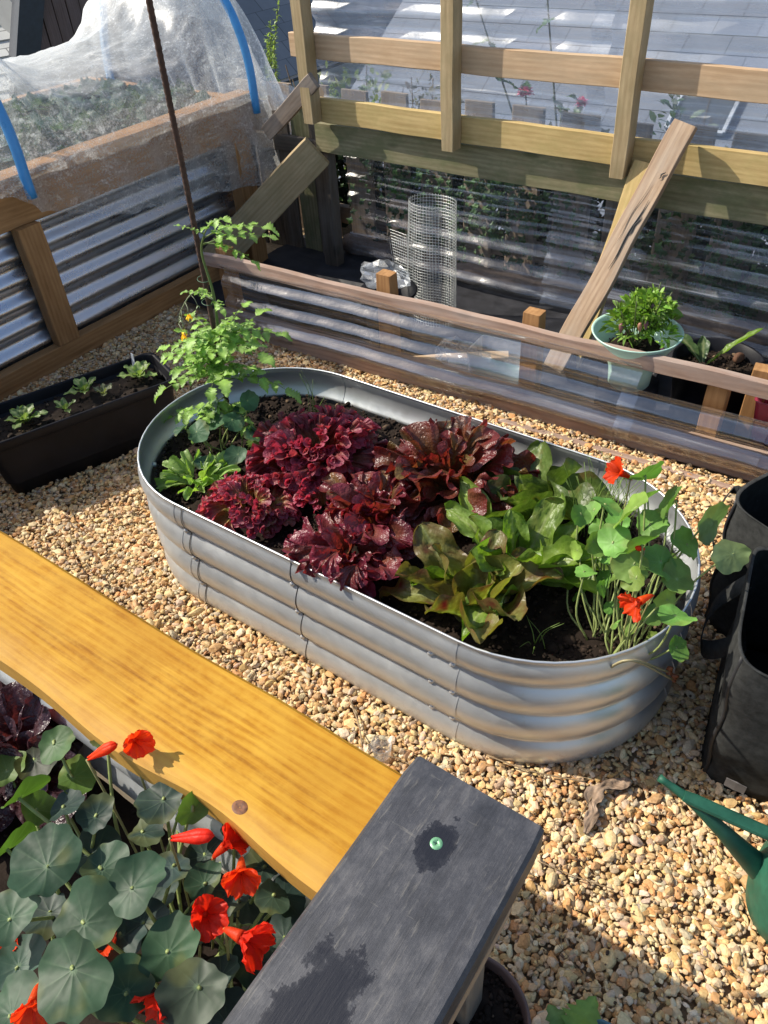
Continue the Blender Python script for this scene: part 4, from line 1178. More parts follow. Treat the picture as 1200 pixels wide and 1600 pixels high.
# orange-flowered nasturtium at the right end
G2 = (.155, .29, .060)
L2 = []
r_ = np.random.default_rng(12)
pos = [(1007, 742, .52, .034), (985, 800, .50, .033), (1048, 785, .49, .030), (1020, 820, .44, .026), (945, 790, .46, .027), (905, 805, .42, .022), (1028, 880, .42, .030), (985, 885, .43, .026),
       (990, 905, .42, .020), (1058, 900, .40, .028), (1040, 935, .37, .018), (1057, 965, .385, .026), (965, 1010, .0, 0), (930, 850, .42, .02), (960, 845, .45, .026), (915, 895, .37, .017),
       (940, 920, .36, .014), (965, 975, .34, .012), (1070, 850, .42, .027), (1005, 850, .47, .028), (968, 900, .38, .018), (1060, 1013, .30, .019), (900, 860, .36, .016), (1035, 800, .41, .024),
       (950, 870, .33, .02), (1000, 940, .33, .02), (925, 800, .38, .02), (1010, 780, .42, .027), (945, 905, .31, .018), (925, 870, .33, .017), (975, 880, .34, .02), (1020, 960, .31, .02), (955, 950, .29, .013), (905, 930, .29, .014), (985, 985, .29, .012), (1040, 880, .35, .02), (1025, 1000, .27, .016), (890, 890, .31, .014), (935, 825, .37, .018), (965, 815, .40, .02)]
CP = np.array([0, 0, 1.36]); RW = np.array([[.8184, -.3408, .4627], [.5718, .5629, -.5969], [-.0570, .7530, .6555]])
def at_z(u, v, z):
    """ground-plan position of a feature measured on the photograph, for a known height"""
    d = RW @ np.array([u-600, 800-v, -1205.3]); t = (z-1.36)/d[2]; return CP + d*t
for (u, v, z, rad) in pos:
    if rad == 0: continue
    p = at_z(u, v, z); L2.append((p[0], p[1], p[2], rad*1.08, r_.uniform(-1, .9), r_.uniform(-1.1, .5), r_.uniform(.25, 1), tuple(np.array(G2)*r_.uniform(.8, 1.25)*[r_.uniform(.8, 1.3), 1, 1])))
p = at_z(1112, 815, .46); L2.append((p[0], p[1], .46, .036, .95, -.35, .15, (.20, .29, .12)))
p = at_z(1140, 870, .44); L2.append((p[0], p[1], .44, .030, .5, -.7, .5, (.22, .30, .12)))
F2 = []
for (u, v, z, d, s, b) in ((967, 738, .52, (-.6, -.5, .5), .027, 0), (995, 942, .42, (-.4, -.7, -.1), .030, 0), (1001, 857, .46, (-.2, -.6, .5), .016, 1)):
    p = at_z(u, v, z); F2.append((p[0], p[1], z, *d, s, b))
nasturtium('nasturtium', 'bright green nasturtium with orange red flowers spilling over the right end of the oval bed', (-.215, .905, .235), L2, F2, 42, G2)
mb = MB()
for (u, v, z) in ((1045, 1050, .20), (1052, 1062, .17)):
    p = at_z(u, v, z); tube(mb, spline([(-.215, .86, .25), (-.17, .845, .33), p], 14), .0022, 6, (.42, .36, .2))
    pebbles(mb, np.array([p + [0, 0, .004*k] for k in range(4)]), np.full(4, .006), np.tile([[.3, .09, .03]], (4, 1)), 1)
tag(mb.build('trailing_stalk', M['stem']), 'two pale bare stalks with withered tips hanging over the right rim', 'stalk')

# foreground nasturtium
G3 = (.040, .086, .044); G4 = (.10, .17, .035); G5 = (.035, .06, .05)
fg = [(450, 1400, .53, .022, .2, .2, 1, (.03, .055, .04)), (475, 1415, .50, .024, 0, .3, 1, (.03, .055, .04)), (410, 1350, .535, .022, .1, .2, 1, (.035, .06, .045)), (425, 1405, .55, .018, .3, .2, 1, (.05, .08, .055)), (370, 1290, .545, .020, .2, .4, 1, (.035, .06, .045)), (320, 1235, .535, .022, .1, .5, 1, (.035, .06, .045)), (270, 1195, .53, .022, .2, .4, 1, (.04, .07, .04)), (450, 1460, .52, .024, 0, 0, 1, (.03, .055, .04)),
      (345, 1250, .50, .024, .2, .4, 1, (.03, .05, .035)), (290, 1215, .50, .026, .2, .4, 1, (.03, .05, .035)), (430, 1375, .48, .026, .2, .2, 1, (.03, .05, .04)), (380, 1300, .47, .026, .1, .1, 1, (.03, .05, .04)), (430, 1440, .46, .03, 0, 0, 1, (.03, .05, .04)), (220, 1180, .48, .026, .2, .4, 1, (.03, .05, .035)), (350, 1590, .48, .03, 0, 0, 1, (.03, .05, .04)), (400, 1500, .46, .03, 0, 0, 1, (.03, .05, .04)),  # low leaves by the liner, shade under the sleeper put into their green
      (90, 1165, .575, .026, -.1, -.2, 1, (.09, .15, .06)), (70, 1345, .60, .037, .1, -.1, 1), (168, 1355, .585, .027, .2, -.1, 1), (215, 1382, .605, .033, -.1, -.15, 1), (138, 1432, .595, .034, .1, -.2, 1),
      (113, 1530, .62, .036, .0, -.2, 1), (267, 1478, .585, .031, .2, -.3, 1), (248, 1255, .575, .026, .1, -.1, 1, G5), (190, 1545, .58, .030, .3, -.2, .9), (300, 1552, .585, .033, .2, -.1, 1, (.06, .085, .055)),
      (10, 1430, .585, .032, .1, 0, 1), (318, 1375, .56, .021, .2, -.2, 1), (268, 1360, .555, .022, -.1, .1, 1, G5), (150, 1270, .55, .023, .3, -.3, .8, G5), (105, 1260, .55, .022, -.3, .1, 1, G5),
      (40, 1240, .56, .030, -.9, .2, .4, G4), (20, 1320, .55, .030, -.9, .1, .4, G4), (60, 1260, .53, .026, .4, .5, .5, G4), (300, 1262, .585, .020, .75, -.1, .55, G4), (165, 1165, .575, .018, -.2, .6, .6, (.08, .14, .08)),
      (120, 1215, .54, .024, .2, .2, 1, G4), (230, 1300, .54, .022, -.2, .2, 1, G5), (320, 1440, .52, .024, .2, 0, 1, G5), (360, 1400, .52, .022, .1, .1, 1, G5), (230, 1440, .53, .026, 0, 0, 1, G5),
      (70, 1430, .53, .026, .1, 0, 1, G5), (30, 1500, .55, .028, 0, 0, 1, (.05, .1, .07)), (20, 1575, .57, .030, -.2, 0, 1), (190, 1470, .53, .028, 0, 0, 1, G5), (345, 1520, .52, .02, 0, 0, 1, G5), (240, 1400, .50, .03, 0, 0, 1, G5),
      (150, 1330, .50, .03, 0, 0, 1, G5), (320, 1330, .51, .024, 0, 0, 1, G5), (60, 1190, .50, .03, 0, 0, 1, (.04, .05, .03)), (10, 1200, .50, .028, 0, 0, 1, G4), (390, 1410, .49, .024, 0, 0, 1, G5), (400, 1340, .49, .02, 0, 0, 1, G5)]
L3 = []
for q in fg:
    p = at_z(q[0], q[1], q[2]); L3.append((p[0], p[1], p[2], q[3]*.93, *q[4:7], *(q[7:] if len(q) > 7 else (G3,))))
F3 = []
for (u, v, z, d, s, b) in ((212, 1158, .622, (.7, -.1, .35), .021, 0), (158, 1175, .605, (.5, .5, .35), .021, 1), (298, 1308, .62, (.85, .5, .25), .024, 1), (376, 1366, .60, (.5, -.5, .3), .023, 0), (356, 1318, .57, (.3, .6, .4), .022, 0),
                           (322, 1430, .585, (.5, -.1, .6), .024, 0), (385, 1468, .605, (.8, .1, .2), .027, 0), (250, 1560, .575, (.1, -.9, .1), .026, 0), (50, 1572, .60, (.5, -.5, .2), .020, 0), (160, 1478, .53, (0, 0, 1), .02, 0),
                           (15, 1475, .54, (0, -.3, 1), .018, 0)):
    p = at_z(u, v, z); F3.append((p[0], p[1], z, *d, s, b))
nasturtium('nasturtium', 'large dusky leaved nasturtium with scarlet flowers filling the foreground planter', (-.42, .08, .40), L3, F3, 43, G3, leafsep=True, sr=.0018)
lettuce('red_leaf_lettuce', 'dark purple crinkled lettuce under the far left end of the golden sleeper', (-.80, .145, .40), .17, 14, (.10, .05, .05), (.055, .025, .035), 'redleaf', 51, keep_in=False, **oakkw)

# ---------------------------------------------------------------- tomato with its stake
def serrated(mb, base, d, up, L, Wd, col, r, n=7):
    """toothed leaflet folded on its midrib"""
    d = norm(d); s = norm(np.cross(up, d)); nn = np.cross(d, s)
    t = np.linspace(0, 1, 2*n+1)
    w_ = Wd*np.sin(np.pi*t**.75)**.8; w_[1::2] *= 1.15; w_[::2] *= .72; w_[-1] = 0; w_[0] = .04*Wd
    droop = -.35*L*t**2*r.uniform(.3, 1.4)
    mid_ = np.array(base) + d*(t*L)[:, None] + nn*droop[:, None]
    fold = r.uniform(.1, .5)
    l = mid_ + s*w_[:, None] + nn*(w_*fold + .08*L*np.sin(t*9+r.uniform(0, 6)))[:, None]; rr = mid_ - s*w_[:, None] + nn*(w_*fold + .08*L*np.sin(t*8+r.uniform(0, 6)))[:, None]
    V = np.stack([l, mid_, rr], 1).reshape(-1, 3)
    cc = np.tile(col, (len(V), 1)); cc[1::3] = cc[1::3]*1.5 + .02
    mb.add(V, grid_faces(len(t), 3), cc)
def tomato_leaf(mb, st, base, yaw, pitch, L, r, col, sz=1.0, curl=-4):
    s = np.linspace(0, L, 12); X, Z = bend(s, 0*s, pitch, curl)
    P = frame_pts(np.stack([X, 0*X, Z], -1), base, yaw)
    tube(st, P, np.linspace(.0017, .0007, 12), 5, (.18, .25, .07))
    T = norm(np.gradient(P, axis=0)); side = np.array([-math.sin(yaw), math.cos(yaw), 0])
    for k, i in enumerate((3, 5, 7, 9)):
        for sg in (1, -1):
            dd = T[i]*.55 + side*sg*1.0 + r.normal(scale=.25, size=3)
            l_ = L*.30*sz*r.uniform(.7, 1.15)*(1.1-.1*k)
            serrated(mb, P[i], dd, (0, 0, 1), l_, l_*.36, np.array(col)*r.uniform(.75, 1.3), r)
            if k in (0, 2): serrated(mb, P[i] + norm(dd)*.003, T[i]+side*sg*.7+r.normal(scale=.4, size=3), (0, 0, 1), l_*.45, l_*.2, np.array(col)*r.uniform(.8, 1.3), r)
    serrated(mb, P[-1], T[-1], (0, 0, 1), L*.36*sz, L*.13*sz, np.array(col)*r.uniform(.9, 1.3), r)
TG = (.22, .36, .07)
def tomato():
    base = np.array([-1.325, 1.085, .235])
    root = thing('tomato_plant', 'young tomato plant with yellow blossom tied to a rusty rod', 'tomato plant', tuple(base))
    r = np.random.default_rng(61); st = MB(); lf = MB()
    S = spline([base + [.012, -.012, 0], base + [.02, -.005, .12], (-1.285, 1.075, .47), (-1.258, 1.07, .62), (-1.262, 1.066, .72), (-1.235, 1.06, .77)], 40)
    tube(st, S, np.linspace(.0052, .0018, 40), 8, (.14, .21, .06))
    spec = [(.30, -2.6, .25, .15, 1.15), (.46, 1.2, .4, .12, 1.2), (.45, -1.6, .6, .11, 1.3), (.50, 2.9, .7, .11, 1.2), (.42, -.7, .7, .13, 1.3), (.53, -1.3, .6, .10, 1.2), (.40, -3.1, .7, .13, 1.2), (.32, -.4, .2, .14, 1.2), (.35, -1.4, .25, .12, 1.3), (.37, 2.7, .3, .13, 1.1), (.39, .35, .55, .17, 1.0), (.42, -2.2, .3, .14, 1.1), (.44, -1.0, .3, .11, 1.2), (.47, 2.2, .4, .12, 1.1), (.43, -2.9, .4, .14, 1.0),
            (.50, -.1, .5, .15, 1.1), (.52, .5, .45, .14, 1.0), (.50, -2.0, .35, .11, 1.1), (.54, -.7, .4, .10, 1.1), (.47, -2.6, .5, .12, 1.1),
            (.63, -2.4, .35, .055, 1.1), (.62, 2.9, .3, .06, 1.1), (.61, -.5, .2, .055, 1.2),
            (.76, .25, .55, .15, .85), (.74, .7, .3, .13, .9), (.78, -.2, .8, .10, .9), (.77, -2.6, .5, .05, .9), (.745, .45, .0, .11, .85)]
    spec += [(z-.02, yaw+1.1, pitch+.3, L*.8, sz) for (z, yaw, pitch, L, sz) in spec if .42 < z < .56]
    for (z, yaw, pitch, L, sz) in spec:
        sz = sz*.82
        i = int(np.argmin(np.abs(S[:, 2]-z))); tomato_leaf(lf, st, S[i], yaw, pitch, L, r, TG, sz, curl=-r.uniform(3, 7))
    # flower truss drooping to the left
    b = S[int(np.argmin(np.abs(S[:, 2]-.615)))]
    P = spline([b, b + [-.045, -.015, .015], b + [-.085, -.03, -.03], b + [-.10, -.035, -.065]], 16); tube(st, P, np.linspace(.0017, .001, 16), 5, (.3, .34, .2))
    fl = MB()
    for k in range(6):
        q = P[6+k*2-(1 if k > 3 else 0)]; e = q + np.array([r.uniform(-.012, .02), r.uniform(-.01, .01), -.02 - r.uniform(0, .02)]); tube(st, [q, (q+e)/2 + [.003, 0, .002], e], .0008, 4, (.32, .36, .22))
        if k in (1, 3, 5):
            for j in range(5):
                a = j*1.2566; d = np.array([math.cos(a), math.sin(a), -.9]); serrated(fl, e, d, (0, 0, 1), .014, .0036, (.95, .78, .05), r, 3)
            tube(fl, [e, e + [0, 0, -.008]], [.002, .0008], 6, (.8, .6, .02))
        else: 
            for j in range(4):
                a = j*1.57; serrated(st, e, np.array([math.cos(a), math.sin(a), -.6]), (0, 0, 1), .008, .0012, (.25, .32, .18), r, 2)
    st.build('stem', M['stem'], root); lf.build('leaves', M['leaf'], root); fl.build('blossom', M['petal'], root)
tomato()
mb = MB()
p0, p1 = np.array([-1.318, 1.08, .15]), np.array([-1.258, 1.08, 1.45]); n_ = 330
t_ = np.linspace(0, 1, n_); P = p0 + (p1-p0)*t_[:, None] + np.stack([.003*np.sin(t_*5), .003*np.sin(t_*4), 0*t_], -1)
tube(mb, P, .0058 + .0009*(np.arange(n_) % 3 == 0), 9)
ro = mb.build('rebar_stake', M['rust']); tag(ro, 'rusty ribbed steel rod standing in the oval bed beside the tomato', 'stake')
for z in (.655, .60):
    tz = (z-p0[2])/(p1[2]-p0[2]); c = p0 + (p1-p0)*tz; a = np.linspace(0, 2*np.pi, 24)
    mb = MB(); tube(mb, np.stack([c[0]+.008+.017*np.cos(a), c[1]-.004+.010*np.sin(a), c[2]+.003*np.sin(a)], -1), .0009, 5, (.05, .12, .06)); mb.build('twine', M['stem'], ro)

# grass blades and thin weeds in the oval bed
def blades(name, label, pts, seed, cat='weed', col=(.2, .3, .06)):
    r = np.random.default_rng(seed); mb = MB()
    for (x, y, z, h, lean) in pts:
        a = r.uniform(0, 6.28); q = np.array([x, y, z])
        tube(mb, spline([q, q + [lean*.3*math.cos(a), lean*.3*math.sin(a), h*.6], q + [lean*math.cos(a), lean*math.sin(a), h]], 8), np.linspace(.0012, .0004, 8), 4, np.array(col)*r.uniform(.7, 1.5))
    tag(mb.build(name, M['stem']), label, cat)
r_ = np.random.default_rng(71)
blades('grass_tuft', 'few thin grass blades at the back left rim of the oval bed', [(-1.14+r_.uniform(-.02, .03), 1.22+r_.uniform(-.03, .03), .24, r_.uniform(.08, .15), .03) for _ in range(7)], 1, 'grass')
blades('fine_weed', 'feathery green weed between the back rim and the orange nasturtium', [(-.37+r_.uniform(-.04, .06), 1.2+r_.uniform(-.06, .06), .24, r_.uniform(.08, .19), .04) for _ in range(60)], 2)
blades('thin_seedling', 'thin pale seedling on bare soil at the right front of the oval bed', [(-.33+r_.uniform(-.02, .02), .85+r_.uniform(-.02, .02), .24, r_.uniform(.03, .07), .04) for _ in range(6)], 3, 'seedling')

# ---------------------------------------------------------------- black trough with seedlings
def trough():
    c = np.array([-1.885, 1.005]); u = norm(np.array([.42, 1.0])); 
    # measured corners: long side runs along the left bed
    ang = math.atan2(.481, .180)
    ex = np.array([math.cos(ang), math.sin(ang)]); ey = np.array([ex[1], -ex[0]])
    root = thing('planter_trough', 'long black plastic trough planter with small seedlings beside the corrugated bed', 'planter', (c[0], c[1], 0))
    hl, hw = .288, .106
    def ring(z, k, rad=.03, ins=0):
        L, W = hl*k-ins, hw*k**1.6-ins; P = []
        for qx, qy, a0 in ((1, 1, 0), (-1, 1, 90), (-1, -1, 180), (1, -1, 270)):
            for a in np.linspace(a0, a0+90, 7): P.append((qx*(L-rad) + rad*math.cos(R(a)), qy*(W-rad) + rad*math.sin(R(a))))
        P = np.array(P); XY = c + P[:, :1]*ex + P[:, 1:]*ey
        return np.column_stack([XY, np.full(len(P), z)])
    rows = [ring(0, .86), ring(.10, .915), ring(.168, .945), ring(.170, .985), ring(.172, .995), ring(.197, 1.0), ring(.200, .995), ring(.200, .965), ring(.196, .955), ring(.12, .93), ring(.05, .90)]
    n = len(rows[0]); mb = MB(); mb.add(np.array(rows).reshape(-1, 3), grid_faces(len(rows), n, True)); mb.f.append([list(range(n))[::-1]])
    mb.build('trough', M['blackplastic'], root)
    def inside(x, y):
        d = np.stack([x-c[0], y-c[1]], -1); return (np.abs(d @ ex) < hl*.925) & (np.abs(d @ ey) < hw*.88)
    soil_bed('soil', 'dark soil inside the black plastic trough under the seedlings', inside, c[0]-.35, c[0]+.35, c[1]-.4, c[1]+.4, .165, .01, .008, 6, 1500, (.03, .022, .017))
    P = at_z(205, 568, .205)
    mb = MB(); board(mb, (P[0], P[1], .15), (P[0]+.004, P[1]+.01, .235), .018, .0015, (1, -.2, 0), bev=.0004, n=4); tag(mb.build('plant_label', plain('grey_label', (.30, .33, .38), .5)), 'grey plastic plant label stuck in the back of the black trough', 'plant label')
trough()
def seedling(label, u, v, n, L, col, seed, group='seedlings in the black trough'):
    p = at_z(u, v, .18); r = np.random.default_rng(seed); mb = MB(); kbr[0] = 0
    for i in range(n):
        f = (i+.5)/n
        cos_leaf(mb, p, i*2.399 + r.uniform(-.3, .3), R(70-45*f), -9, L*(.7+.4*f), L*.2, col, tuple(np.array(col)*.8), r, .2, .05, nu=12, nv=7)
    tag(mb.build('seedling', M['leaf']), label, 'seedling', group)
seedling('many leaved pale seedling nearest the left photo edge in the black trough', 40, 658, 12, .062, (.20, .30, .10), 1)
seedling('small seedling second from the left in the black trough', 103, 640, 6, .045, (.16, .26, .08), 2)
seedling('upright seedling with spoon shaped leaves in the middle of the black trough', 133, 612, 8, .058, (.20, .32, .09), 3)
seedling('dull bronze seedling right of the upright middle one in the black trough', 163, 616, 7, .042, (.11, .13, .07), 4)
seedling('largest bright green seedling at the far right end of the black trough', 218, 590, 10, .066, (.24, .36, .10), 5)

# ---------------------------------------------------------------- kale under the netting
def kale(loc, s, seed, label):
    r = np.random.default_rng(seed); mb = MB()
    for i in range(12):
        f = (i+.5)/12
        lettuce_leaf(mb, np.array(loc), i*2.399, R(80-50*f), -(2+3*f), s*(.7+.4*f), .7, (.14, .21, .17), (.05, .11, .08), r, lobes=6, a1=.12, mid=15, a2=.06, k3=26, a3=.03, nu=9, nv=44, cup=.2)
    tag(mb.build('kale_plant', M['leafwax']), label, 'kale', 'curly kale plants under the netting')
ks = [(-2.66, 1.30), (-2.82, 1.22), (-2.67, 1.53), (-2.84, 1.48), (-3.06, 1.36), (-2.66, 1.77), (-2.82, 1.75), (-3.06, 1.64), (-2.67, 2.00), (-2.84, 2.02), (-3.08, 1.93), (-2.67, 2.21), (-2.84, 2.26), (-3.05, 2.2)]
for i, (x, y) in enumerate(ks): kale((x, y, .55), .185 + .02*(i % 3), 80+i, 'blue green curly kale plant growing under the white netting')

# ---------------------------------------------------------------- things in the cold frame
mb = MB()                                         # roll of welded mesh standing on end
def wire_roll():
    cx, cy = -1.425, 2.235
    # unrolled profile: a three-quarter spiral, then a loose flap to the left
    th = np.linspace(-.6, 5.4, 60)
    prof = [(cx + .085*math.cos(t)*(1+.06*t/5), cy + .06*math.sin(t)) for t in th]
    prof = spline(np.array([(p[0], p[1], 0) for p in prof]), 400)[:, :2]
    s = np.concatenate([[0], np.cumsum(np.linalg.norm(np.diff(prof, axis=0), axis=1))])
    pitch = .0105; H = .44
    for z in np.arange(.004, H, pitch):
        q = np.linspace(0, s[-1], 64); X = np.interp(q, s, prof[:, 0]); Y = np.interp(q, s, prof[:, 1])
        lean = 1 + .12*(.44-z)/.44
        X = cx + (X-cx)*np.where(X < cx, lean*1.0, 1) - .05*(.44-z)*(X < cx-.06)
        tube(mb, np.stack([X, Y, 0*X+z], -1), .00075, 3, cap=False)
    for q in np.arange(0, s[-1], pitch):
        x = np.interp(q, s, prof[:, 0]); y = np.interp(q, s, prof[:, 1])
        P = []
        for z in (0.0, H*.5, H):
            lean = 1 + .12*(.44-z)/.44
            P.append((cx + (x-cx)*(lean if x < cx else 1) - (.05*(.44-z) if x < cx-.06 else 0), y, z))
        tube(mb, P, .00075, 3, cap=False)
    # flap
    for z in np.arange(.0, .33, pitch): tube(mb, [(-1.50, 2.18, z), (-1.585 + (.33-z)*.12, 2.20, z)], .00075, 3, cap=False)
    for k in range(9):
        x = -1.50 - .0105*k; tube(mb, [(x + .33*.12*k/8, 2.18+.002*k, 0), (x, 2.18+.002*k, .33-.006*k)], .00075, 3, cap=False)
wire_roll()
tag(mb.build('wire_mesh_roll', M['wire']), 'roll of fine welded wire mesh standing on end behind the low wall', 'wire mesh')

def dome_plant(mb, c, rad, h, n, L, col, r, flowers=None):
    for i in range(n):
        a = r.uniform(0, 6.28); e = math.acos(r.uniform(0, 1)); q = r.uniform(.35, 1)**.5
        d = np.array([math.sin(e)*math.cos(a), math.sin(e)*math.sin(a), math.cos(e)])
        p = np.array(c) + d*[rad, rad, h]*q
        dd = d + r.normal(scale=.6, size=3); dd[2] += .2
        l_ = L*r.uniform(.6, 1.3); s = norm(np.cross(norm(dd), r.normal(size=3))); dn = norm(dd)
        t = np.array([0, .3, .65, 1]); w_ = np.array([.05, .9, .75, 0])*l_*.2
        mid_ = p + dn*(t*l_)[:, None] + np.array([0, 0, -1])*(t**2*l_*.25)[:, None]
        V = np.stack([mid_ + s*w_[:, None], mid_ - [0, 0, .001], mid_ - s*w_[:, None]], 1).reshape(-1, 3)
        mb.add(V, grid_faces(4, 3), np.array(col)*r.uniform(.6, 1.5)*r.uniform(.9, 1.1, 3))
def green_pot():
    c = (-.580, 1.94, .145)
    root = thing('pot', 'mint green bowl pot with flared rim standing in the cold frame', 'plant pot', c)
    mb = MB(); lathe(mb, [(.055, 0), (.058, .004), (.062, .05), (.072, .085), (.092, .115), (.120, .160), (.1225, .164), (.120, .165), (.115, .161), (.086, .118), (.066, .09), (.06, .08), (.001, .08)], c, 56); mb.build('bowl', M['mint'], root)
    mb = MB(); lathe(mb, [(.001, 0), (.085, 0), (.09, -.14), (.001, -.14)], c, 30); tag(mb.build('upturned_pot', M['blackplastic']), 'black upturned pot carrying the mint green bowl', 'plant pot')
    soil_bed('soil', 'dark soil in the mint green bowl', lambda x, y: np.hypot(x-c[0], y-c[1]) < .076, c[0]-.08, c[0]+.08, c[1]-.08, c[1]+.08, c[2]+.115, .008, .004, 17, 100)
    t = thing('chilli_plant', 'bushy small leaved chilli plant with purple fruit in the mint green bowl', 'chilli plant', (c[0], c[1], c[2]+.115))
    r = np.random.default_rng(91); lf = MB(); [dome_plant(lf, (c[0]+.01+.055*math.cos(k*2.4)*(k/13), c[1]+.02+.055*math.sin(k*2.4)*(k/13), c[2]+.15+r.uniform(0, .07)), r.uniform(.03, .05), r.uniform(.035, .075), 105, r.uniform(.020, .030), np.array((.20, .34, .05))*r.uniform(.7, 1.25), r) for k in range(14)]; lf.build('leaves', M['leaf'], t)
    st = MB()
    for k in range(14):
        a = k*2.4; e = np.array([c[0]+.07*math.cos(a), c[1]+.07*math.sin(a), c[2]+.20+.04*(k % 3)]); tube(st, spline([(c[0], c[1], c[2]+.11), ((c[0]+e[0])/2, (c[1]+e[1])/2, c[2]+.17), e], 8), .0016, 5, (.1, .13, .04))
    st.build('stems', M['stem'], t)
    for k, (dx, dy, dz, cc) in enumerate(((.02, -.05, .155, (.35, .16, .10)), (.035, -.05, .165, (.12, .05, .06)), (.085, -.03, .09, (.12, .03, .09)), (.09, -.045, .075, (.14, .03, .12)), (-.03, -.05, .14, (.25, .1, .1)), (.03, .0, .19, (.12, .07, .08)))):
        f = MB(); q = np.array([c[0]+dx, c[1]+dy, c[2]+dz+.06]); tube(f, spline([q, q-[0, 0, .012], q-[-.002, 0, .028]], 8), [.002, .005, .0065, .0065, .006, .005, .003, .0008], 8, cc); f.build('chilli', M['stem'], t)
green_pot()
def black_pot():
    c = (-.385, 2.10, 0)
    mb = MB(); lathe(mb, [(.10, 0), (.11, .10), (.118, .17), (.124, .172), (.125, .195), (.122, .197), (.116, .194), (.11, .15), (.1, .12)], c, 56)
    tag(mb.build('pot', M['blackplastic']), 'black round pot of dark compost behind the low wall, right of the mint bowl', 'plant pot')
    soil_bed('soil', 'dark soil with pale grit in the black round pot', lambda x, y: np.hypot(x-c[0], y-c[1]) < .113, c[0]-.12, c[0]+.12, c[1]-.12, c[1]+.12, .158, .008, .006, 18, 500)
    r = np.random.default_rng(4); mb = MB(); kbr[0] = 0
    q = np.array([-.42, 2.085, .165])
    cos_leaf(mb, q, .25, R(52), -.8, .19, .014, (.24, .36, .06), (.2, .34, .05), r, .5, .01, nu=16, nv=7)
    cos_leaf(mb, q, 2.7, R(45), -5, .13, .020, (.08, .15, .04), (.07, .13, .04), r, .4, .02, nu=16, nv=7)
    cos_leaf(mb, q, 2.0, R(50), -5, .10, .016, (.07, .13, .04), (.06, .12, .04), r, .4, .02, nu=16, nv=7)
    tag(mb.build('bulb_shoots', M['greenleaf']), 'strap leaved bulb with one bright upright leaf in the black round pot', 'bulb plant')
    for P_, s_, c_, l_ in (((-.42, 2.08, .168), .02, (.25, .17, .1), 'papery tan bulb at the foot of the bright upright leaf'), ((-.345, 2.17, .175), .022, (.13, .07, .045), 'dark brown bulb at the back of the black round pot')):
        mb = MB(); pebbles(mb, np.array([P_]), np.array([s_]), np.array([c_]), 2); tag(mb.build('bulb', M['bark']), l_, 'bulb')
black_pot()
# clear box with a teal base, crumpled clear bag, timber offcut, red crate, teal handle, yellow tray
def crate(name, label, cat, c, dx, dy, h, mat, yaw=0, t=.003, mat2=None, hb=0):
    root = thing(name, label, cat, c); ca, sa = math.cos(yaw), math.sin(yaw)
    def shell(z0, z1, k0, k1, m, nm):
        rows = []
        for z, k, i in ((z0, k0, 0), (z1, k1, 0), (z1+.003, k1+.02, 0), (z1+.003, k1-.03, 0), (z0+t, k0-.03, 0)):
            P = []
            for qx, qy, a0 in ((1, 1, 0), (-1, 1, 90), (-1, -1, 180), (1, -1, 270)):
                for a in np.linspace(a0, a0+90, 5): P.append((qx*(dx*k-.015) + .015*math.cos(R(a)), qy*(dy*k-.015) + .015*math.sin(R(a))))
            P = np.array(P); rows.append(np.column_stack([c[0]+P[:, 0]*ca-P[:, 1]*sa, c[1]+P[:, 0]*sa+P[:, 1]*ca, np.full(len(P), c[2]+z)]))
        n = len(rows[0]); mb = MB(); mb.add(np.array(rows).reshape(-1, 3), grid_faces(5, n, True)); mb.f.append([[mb.n-n+q for q in range(n)]]); mb.f.append([list(range(n))[::-1]])
        mb.build(nm, M[m], root)
    if mat2: shell(0, hb, .9, .92, mat2, 'base'); shell(hb+.004, h, .93, 1, mat, 'cover')
    else: shell(0, h, .88, 1, mat, 'body')
crate('propagator', 'clear lidded propagator tray with mint base seen through the low wall plastic', 'seed tray', (-.98, 1.93, .01), .10, .065, .13, 'clear_film', .05, mat2='mint', hb=.05)
crate('crate', 'dark red plastic crate behind the low wall at the right photo edge', 'crate', (-.04, 2.0, .01), .20, .09, .20, 'red', .05)
crate('seed_tray', 'black seed tray on the floor behind the low wall near the mint base propagator', 'seed tray', (-.70, 2.16, .005), .14, .10, .055, 'blackplastic', .1)
crate('tub', 'black plastic tub behind the left end of the low wall', 'tub', (-1.78, 2.03, .005), .20, .10, .12, 'blackplastic', .1)
crate('tub', 'yellow plastic tub at the right photo edge above the low wall', 'tub', (-.145, 2.07, .2), .08, .09, .06, 'yellowcard', .1)
lone_board('timber_block', (-.25, 1.99, .0), (-.25, 1.99, .262), .05, .045, (1, .1, 0), 'w_orange', 'rough sawn timber block end beside the teal handle', cat='timber')
lone_board('timber_offcut', (-1.30, 1.90, .03), (-1.02, 2.05, .05), .05, .02, (0, 1, 0), 'w_pink', 'short pinkish offcut lying behind the low wall plastic')
mb = MB(); tube(mb, spline([(-.245, 2.05, .20), (-.215, 2.06, .36), (-.17, 2.08, .48)], 20), np.linspace(.012, .008, 20), 12); tag(mb.build('tool_handle', M['teal']), 'teal plastic tool handle sloping up at the right photo edge', 'tool')
def bag(c, s, seed, label):
    V, F = ICO[2]; mb = MB()
    V = V*[1.4, .9, .7]; V = V*(1 + .5*vnoise(V, 1.8, seed)[:, None] + .35*vnoise(V, 5, seed+1)[:, None])
    V[:, 2] = np.maximum(V[:, 2], -.5); mb.add(V*s + np.array(c), F); tag(mb.build('plastic_bag', M['clear_film'], smooth=False), label, 'plastic bag')
bag((-1.47, 2.0, .255), .062, 5, 'crumpled clear plastic bag above the low wall left of the wire mesh')
bag((-1.12, 1.90, .10), .06, 6, 'crumpled clear plastic bag pressed behind the low wall plastic')
